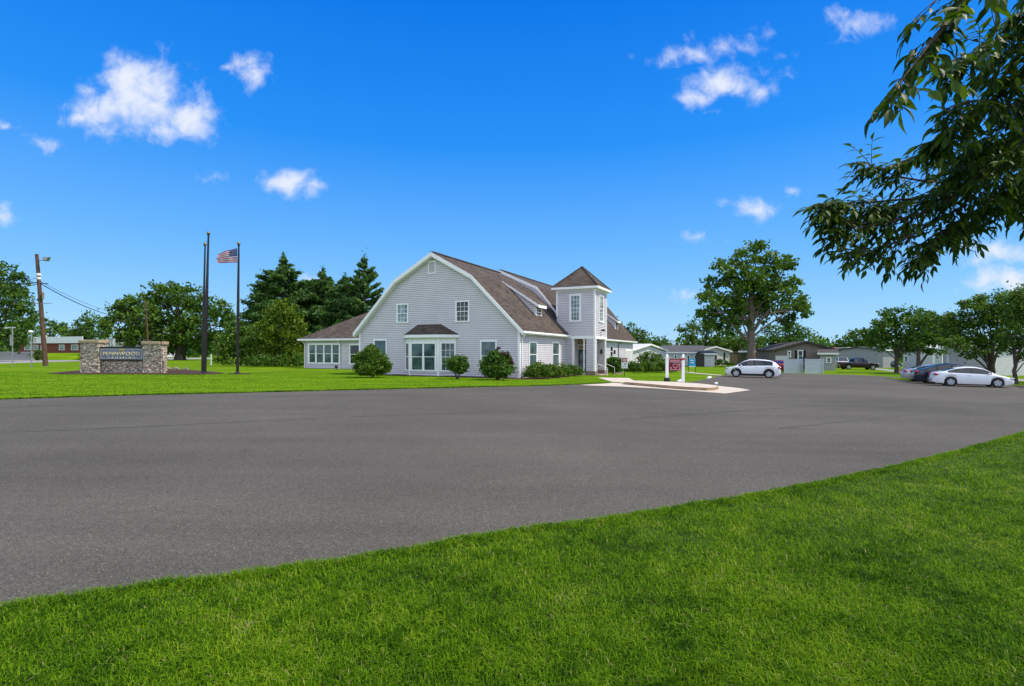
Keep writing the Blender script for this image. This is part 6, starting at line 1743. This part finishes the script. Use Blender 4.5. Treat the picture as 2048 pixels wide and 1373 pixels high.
# camper
rv = thing('camper_trailer', 'white rounded camper trailer by the driveway', 'camper', gx(1742, 99), R(-4))
c = MB(); c.xprism([(0, .5), (4.4, .5), (4.4, 2.9), (4.0, 3.2), (.7, 3.2), (.2, 2.9), (0, 2.3)], lambda p, q, d: (p, d, q), 0, 2.3); c.build('body', M['carwhite'], rv, bevel=.08)
for wx in (1.2, 1.9): MB().box(wx, wx + .5, -.03, -.005, 1.7, 2.5).build('window', M['cargl'], rv)
MB().lathe([(.2, -.1), (.36, -.1), (.36, .1), (.2, .1)], (2.6, .05, .36), 'y', 18).build('wheel', M['tyre'], rv)
# far side of the road
t_, Lw = house('long low brick building with a white fascia across the road', 'brick_building', 37, 138, 168, 128, 12, 2.5, .1, 'side', 'redbrick', 'lightgrey', wins=[(.10, .20, .6, 1.9, 'glasspale'), (.24, .32, .6, 1.9, 'glasspale'), (.36, .44, .6, 1.9, 'glasspale'), (.64, .72, .6, 1.9, 'glasspale'), (.82, .92, .6, 1.9, 'glasspale')], cat='building', base=1.5)
MB().pbox(plane((0, 0), (1, 0), (0, -1)), -.3, Lw + .3, .36, .5, 2.3, 3.9).build('fascia', M['signwhite'], t_)
MB().pbox(plane((0, 0), (1, 0), (0, -1)), .34 * Lw, .47 * Lw, .2, .6, 3.93, 4.3).build('roof_vent', M['greenwall'], t_)
house('small house with grey roof and white garage showing over the stone wall', 'bungalow', 228, 120, 300, 120, 9, 2.3, 2.0, 'side', 'lightgrey', 'greyroof', base=1.5)
yb = thing('yellow_hut', 'small yellow and orange sign hut beyond the stone wall roofline', 'hut', gx(232, 128))
MB().box(-1.6, 1.6, 0, 2, 2.0, 4.9).build('board', M['yellow'], yb); MB().box(-1.5, -1.3, .2, .4, -.1, 2.0).build('post', M['steel'], yb); MB().box(1.3, 1.5, .2, .4, -.1, 2.0).build('post', M['steel'], yb)
rw = thing('retaining_wall', 'grey concrete retaining wall along the far side of the road', 'wall', gx(-60, 104))
e_ = gx(63, 104) - gx(-60, 104)
MB().box(0, e_.x, 0, .5, -.2, 1.55).build('wall', M['greysiding'], rw); MB().box(-.05, e_.x + .05, -.06, .56, 1.553, 1.65).build('coping', M['lightgrey'], rw)
Fh = gx(63, 106)
bnk = MB(); bl = gx(225, 106).x - Fh.x
bnk.hexa([(0, 0, -.3), (bl, 0, -.3), (bl, 16, -.3), (0, 16, -.3), (0, 3, 1.4), (bl, 3, 1.3), (bl, 16, 1.4), (0, 16, 1.5)])
bo_ = bnk.build('bank', M['lawn']); bo_.location = Fh; bo_['kind'] = 'structure'
bx_ = thing('hedge_bush', 'dark round bush at the end of the retaining wall', 'bush', gx(76, 103))
V_, F_ = leaf_quads(blob_points((0, 0, .9), 1.0, 700, 9, .3), .3); np_mesh('foliage', V_, F_, M['leaf_dark'], bx_)
MB().tube([(0, 0, -.1), (.1, 0, .8)], .06, 5).build('stem', M['bark'], bx_)

# ------------------------------------------------------------------ the tree overhead
NS = 0.5   # how far off the boughs hang, against the readings below
TB = Vector((5.6, 1.5, zg(5.6)))
nt_ = thing('shade_tree', 'leafy tree whose dark drooping branches hang into view over the lawn', 'tree', TB)
def leaf_shape(P, D, Nn, s):
    """folded pointed leaves: P base, D direction, Nn up-ish normal, s length -> quads (2 rows of 3 each side)"""
    n = len(P)
    D = D / np.linalg.norm(D, axis=1)[:, None]
    W_ = np.cross(D, Nn); W_ /= np.linalg.norm(W_, axis=1)[:, None] + 1e-9
    N2 = np.cross(W_, D)
    st = [(0.0, 0.02, 0), (0.22, 0.135, .02), (0.45, 0.17, .03), (0.72, 0.105, .0), (1.0, 0.004, -.07)]
    rows = []
    curl = rng.uniform(-.12, .05, n)
    for (t, w, z) in st:
        c = P + D * (s * t)[:, None] + N2 * (s * (z + curl * t * t))[:, None]
        e = N2 * (s * w * .30)[:, None]
        rows += [c - W_ * (s * w)[:, None] + e, c, c + W_ * (s * w)[:, None] + e]
    V = np.stack(rows, 1).reshape(-1, 3)
    q = []
    for r in range(4):
        a_ = r * 3
        q += [[a_, a_ + 1, a_ + 4, a_ + 3], [a_ + 1, a_ + 2, a_ + 5, a_ + 4]]
    Fq = (np.arange(n)[:, None, None] * 15 + np.array(q)[None]).reshape(-1, 4)
    return V, Fq

spines = [  # boughs: pixel readings with their distance
    [(2330, 150, 5.8), (2150, 215, 5.2), (2040, 300, 4.9), (1930, 380, 4.7), (1830, 420, 4.5), (1740, 432, 4.3), (1665, 436, 4.2), (1622, 440, 4.1)],
    [(2200, 260, 5.2), (2060, 380, 4.9), (1960, 430, 4.6), (1890, 470, 4.4), (1850, 505, 4.3), (1805, 545, 4.2)],
    [(1900, 400, 4.6), (1800, 390, 4.5), (1740, 375, 4.4), (1700, 355, 4.3)],
    [(1930, 400, 4.5), (1800, 460, 4.3), (1710, 480, 4.2), (1640, 500, 4.1)],
    [(1900, 440, 4.4), (1790, 500, 4.2), (1720, 530, 4.2), (1660, 528, 4.1)],
    [(2330, 60, 5.0), (2150, 110, 4.4), (2040, 160, 4.1), (1950, 230, 3.9), (1880, 290, 3.8), (1840, 320, 3.8)],
    [(2250, 330, 5.0), (2120, 360, 4.7), (2050, 400, 4.6), (2000, 430, 4.5)],
    [(2150, 60, 4.2), (2060, 100, 3.9), (1980, 110, 3.6), (1920, 130, 3.4), (1870, 165, 3.3)],
    [(2250, -120, 4.0), (2080, -40, 3.4), (1960, -30, 3.0), (1890, 10, 2.8), (1840, 75, 2.7), (1810, 120, 2.65)],
    [(1850, 60, 2.7), (1800, 120, 2.6), (1765, 165, 2.55), (1735, 205, 2.5)],
    [(1920, -10, 2.9), (1860, 0, 2.8), (1815, 30, 2.7), (1780, 60, 2.7)],
    [(2200, 180, 4.6), (2080, 240, 4.3), (1990, 270, 4.1), (1915, 330, 4.0)],
    [(2150, 300, 4.4), (2050, 330, 4.2), (1960, 350, 4.1), (1880, 372, 4.1)],
    [(2250, -20, 4.2), (2120, 10, 3.9), (2050, 40, 3.7), (2000, 60, 3.6)],
    [(2230, 120, 4.8), (2120, 170, 4.5), (2050, 215, 4.3), (1985, 240, 4.2)],
    [(2230, 220, 5.2), (2130, 270, 5.0), (2060, 290, 4.8), (1990, 330, 4.7)],
    [(1960, 230, 3.9), (1900, 235, 3.7), (1860, 255, 3.6)],
    [(2180, 330, 5.4), (2080, 400, 5.1), (2010, 420, 4.9), (1940, 455, 4.8), (1900, 490, 4.7)],
    [(2120, 240, 5.2), (2020, 310, 4.9), (1940, 340, 4.7), (1880, 350, 4.6)],
    [(2160, 150, 4.9), (2070, 190, 4.6), (2000, 290, 4.5), (1960, 320, 4.4)],
    [(2140, 40, 4.4), (2060, 110, 4.1), (2010, 180, 4.0), (1960, 190, 3.9)],
    [(2160, 400, 5.2), (2100, 420, 5.0), (2060, 425, 4.9), (2030, 430, 4.8)],
    [(2150, 320, 4.6), (2080, 330, 4.4), (2030, 370, 4.3), (1970, 400, 4.3), (1920, 420, 4.2)],
    [(2130, 90, 4.0), (2060, 140, 3.8), (2020, 120, 3.7), (1960, 150, 3.6)],
    [(1960, 345, 4.6), (1880, 360, 4.4), (1820, 345, 4.3), (1780, 350, 4.3)],
    [(1880, 425, 4.6), (1780, 440, 4.4), (1700, 460, 4.3), (1640, 465, 4.2)],
    [(2110, 200, 3.9), (2050, 260, 3.8), (2010, 330, 3.8), (1960, 370, 3.8)],
]
twP, twD, leafS = [], [], []
lm = MB()
def spline(pts, n):
    pts = [np.array(p) for p in pts]
    out = []
    m = len(pts)
    for i in range(n):
        f = i / (n - 1) * (m - 1); k_ = min(int(f), m - 2); t = f - k_
        p0, p1, p2, p3 = pts[max(k_ - 1, 0)], pts[k_], pts[k_ + 1], pts[min(k_ + 2, m - 1)]
        out.append(0.5 * ((2 * p1) + (-p0 + p2) * t + (2 * p0 - 5 * p1 + 4 * p2 - p3) * t * t + (-p0 + 3 * p1 - 3 * p2 + p3) * t ** 3))
    return out
B_ = np.array(TB)
def twig(p, d, length, nl, s0):
    """one leafy shoot: alternate leaves and one at the tip"""
    d = d / np.linalg.norm(d)
    pts = [p]
    q = p.copy(); dd = d.copy()
    for i in range(4):
        dd = dd + np.array([0, 0, -.10]) + rng.normal(size=3) * .10; dd /= np.linalg.norm(dd)
        q = q + dd * length / 4; pts.append(q)
    lm.tube([tuple(x) for x in pts], [.0016, .0014, .0012, .001, .0007], 4, cap=False)
    side = np.cross(dd, [0, 0, 1.0]); side /= np.linalg.norm(side) + 1e-9
    for i in range(nl):
        f = .18 + .82 * (i + .5) / nl
        k_ = min(int(f * 4), 3); t = f * 4 - k_
        b = pts[k_] * (1 - t) + pts[k_ + 1] * t
        sg_ = 1 if i % 2 else -1
        ld = dd * .75 + side * sg_ * .75 + np.array([0, 0, -.28]) + rng.normal(size=3) * .22
        twP.append(b); twD.append(ld); leafS.append(s0 * rng.uniform(.65, 1.2))
    twP.append(pts[-1]); twD.append(dd + np.array([0, 0, -.2])); leafS.append(s0 * 1.1)
for si, sp_ in enumerate(spines):
    dx_ = 58 if si in (8, 9, 10) else 32
    P3 = [np.array(at(s[0] + dx_, s[1] - 30, s[2] * NS)) - B_ for s in sp_]
    n_ = 40
    C = spline(P3, n_)
    r0 = (.022 if si < 2 else .012) * NS
    lm.tube([tuple(c) for c in C], [max(r0 * (1 - i / n_), .0012) for i in range(n_)], 6)
    L_ = sum(np.linalg.norm(C[i + 1] - C[i]) for i in range(n_ - 1))
    nt2 = int(L_ / NS * (NTWIG if si not in (8, 9, 10) else NTWIG * .27))
    for _ in range(nt2):
        f = rng.uniform(.05, 1.0) ** .9
        i = min(int(f * (n_ - 1)), n_ - 2)
        base = C[i]
        tan = C[i + 1] - C[i]; tan /= np.linalg.norm(tan)
        d = tan * .8 + rng.normal(size=3) * np.array([.55, .6, .42]) + np.array([-.14, 0, -.22])
        l = NS * rng.uniform(.14, .34) * (1 if f < .8 else .75)
        twig(base, d, l, int(rng.integers(4, 9)), NS * (.088 if si not in (8, 9, 10) else .105))
    twig(C[-1], C[-1] - C[-4], .12 * NS, 4, .08 * NS)
V, Fq = leaf_shape(np.array(twP), np.array(twD), np.tile(np.array([[0, 0, 1.0]]), (len(twP), 1)) + rng.normal(size=(len(twP), 3)) * .35, np.array(leafS))
np_mesh('hanging_leaves', V, Fq, M['leaf_near'], nt_, smooth=True)
# main limbs lead back to the trunk, out of the picture
for k_, sp_ in enumerate(spines):
    if sp_[0][0] < 2080: continue
    e_ = Vector(tuple(np.array(at(sp_[0][0] + (58 if k_ in (8, 9, 10) else 32), sp_[0][1] - 30, sp_[0][2] * NS)) - B_)); s_ = Vector((0, 0, max(1.5, min(e_.z - .35, 3.6))))
    m_ = s_.lerp(e_, .5) + Vector((0, 0, .12))
    lm.tube([s_, s_.lerp(m_, .5) + Vector((0, 0, .05)), m_, m_.lerp(e_, .6), e_], [.05, .04, .03, .02, .011], 8)
lm.build('branch', M['bark'], nt_, smooth=True)
MB().tube([(0, 0, -.2), (0, 0, .4), (.03, .03, 1.2), (0, .05, 2.2), (.1, 0, 3.4), (.2, 0, 5.2)], [.22, .17, .14, .12, .08, .03], 12).build('trunk', M['bark'], nt_, smooth=True)
# the rest of the crown, beyond the frame
P = []
for _ in range(60):
    c = (rng.uniform(-1.9, 2.4), rng.uniform(-2.6, .7), rng.uniform(2.3, 5.6))
    if np.hypot(c[0] / 2.4, (c[1] + .9) / 1.8) > 1: continue
    w_ = np.array(c) + B_
    if w_[0] < 1.2 * max(w_[1], 0) + 1.6: continue
    P.append(blob_points(c, .55, 420, 10, .28))
V, Fq = leaf_quads(np.concatenate(P), .06, elong=2.2, droop=.3)
np_mesh('crown', V, Fq, M['leaf_near'], nt_)
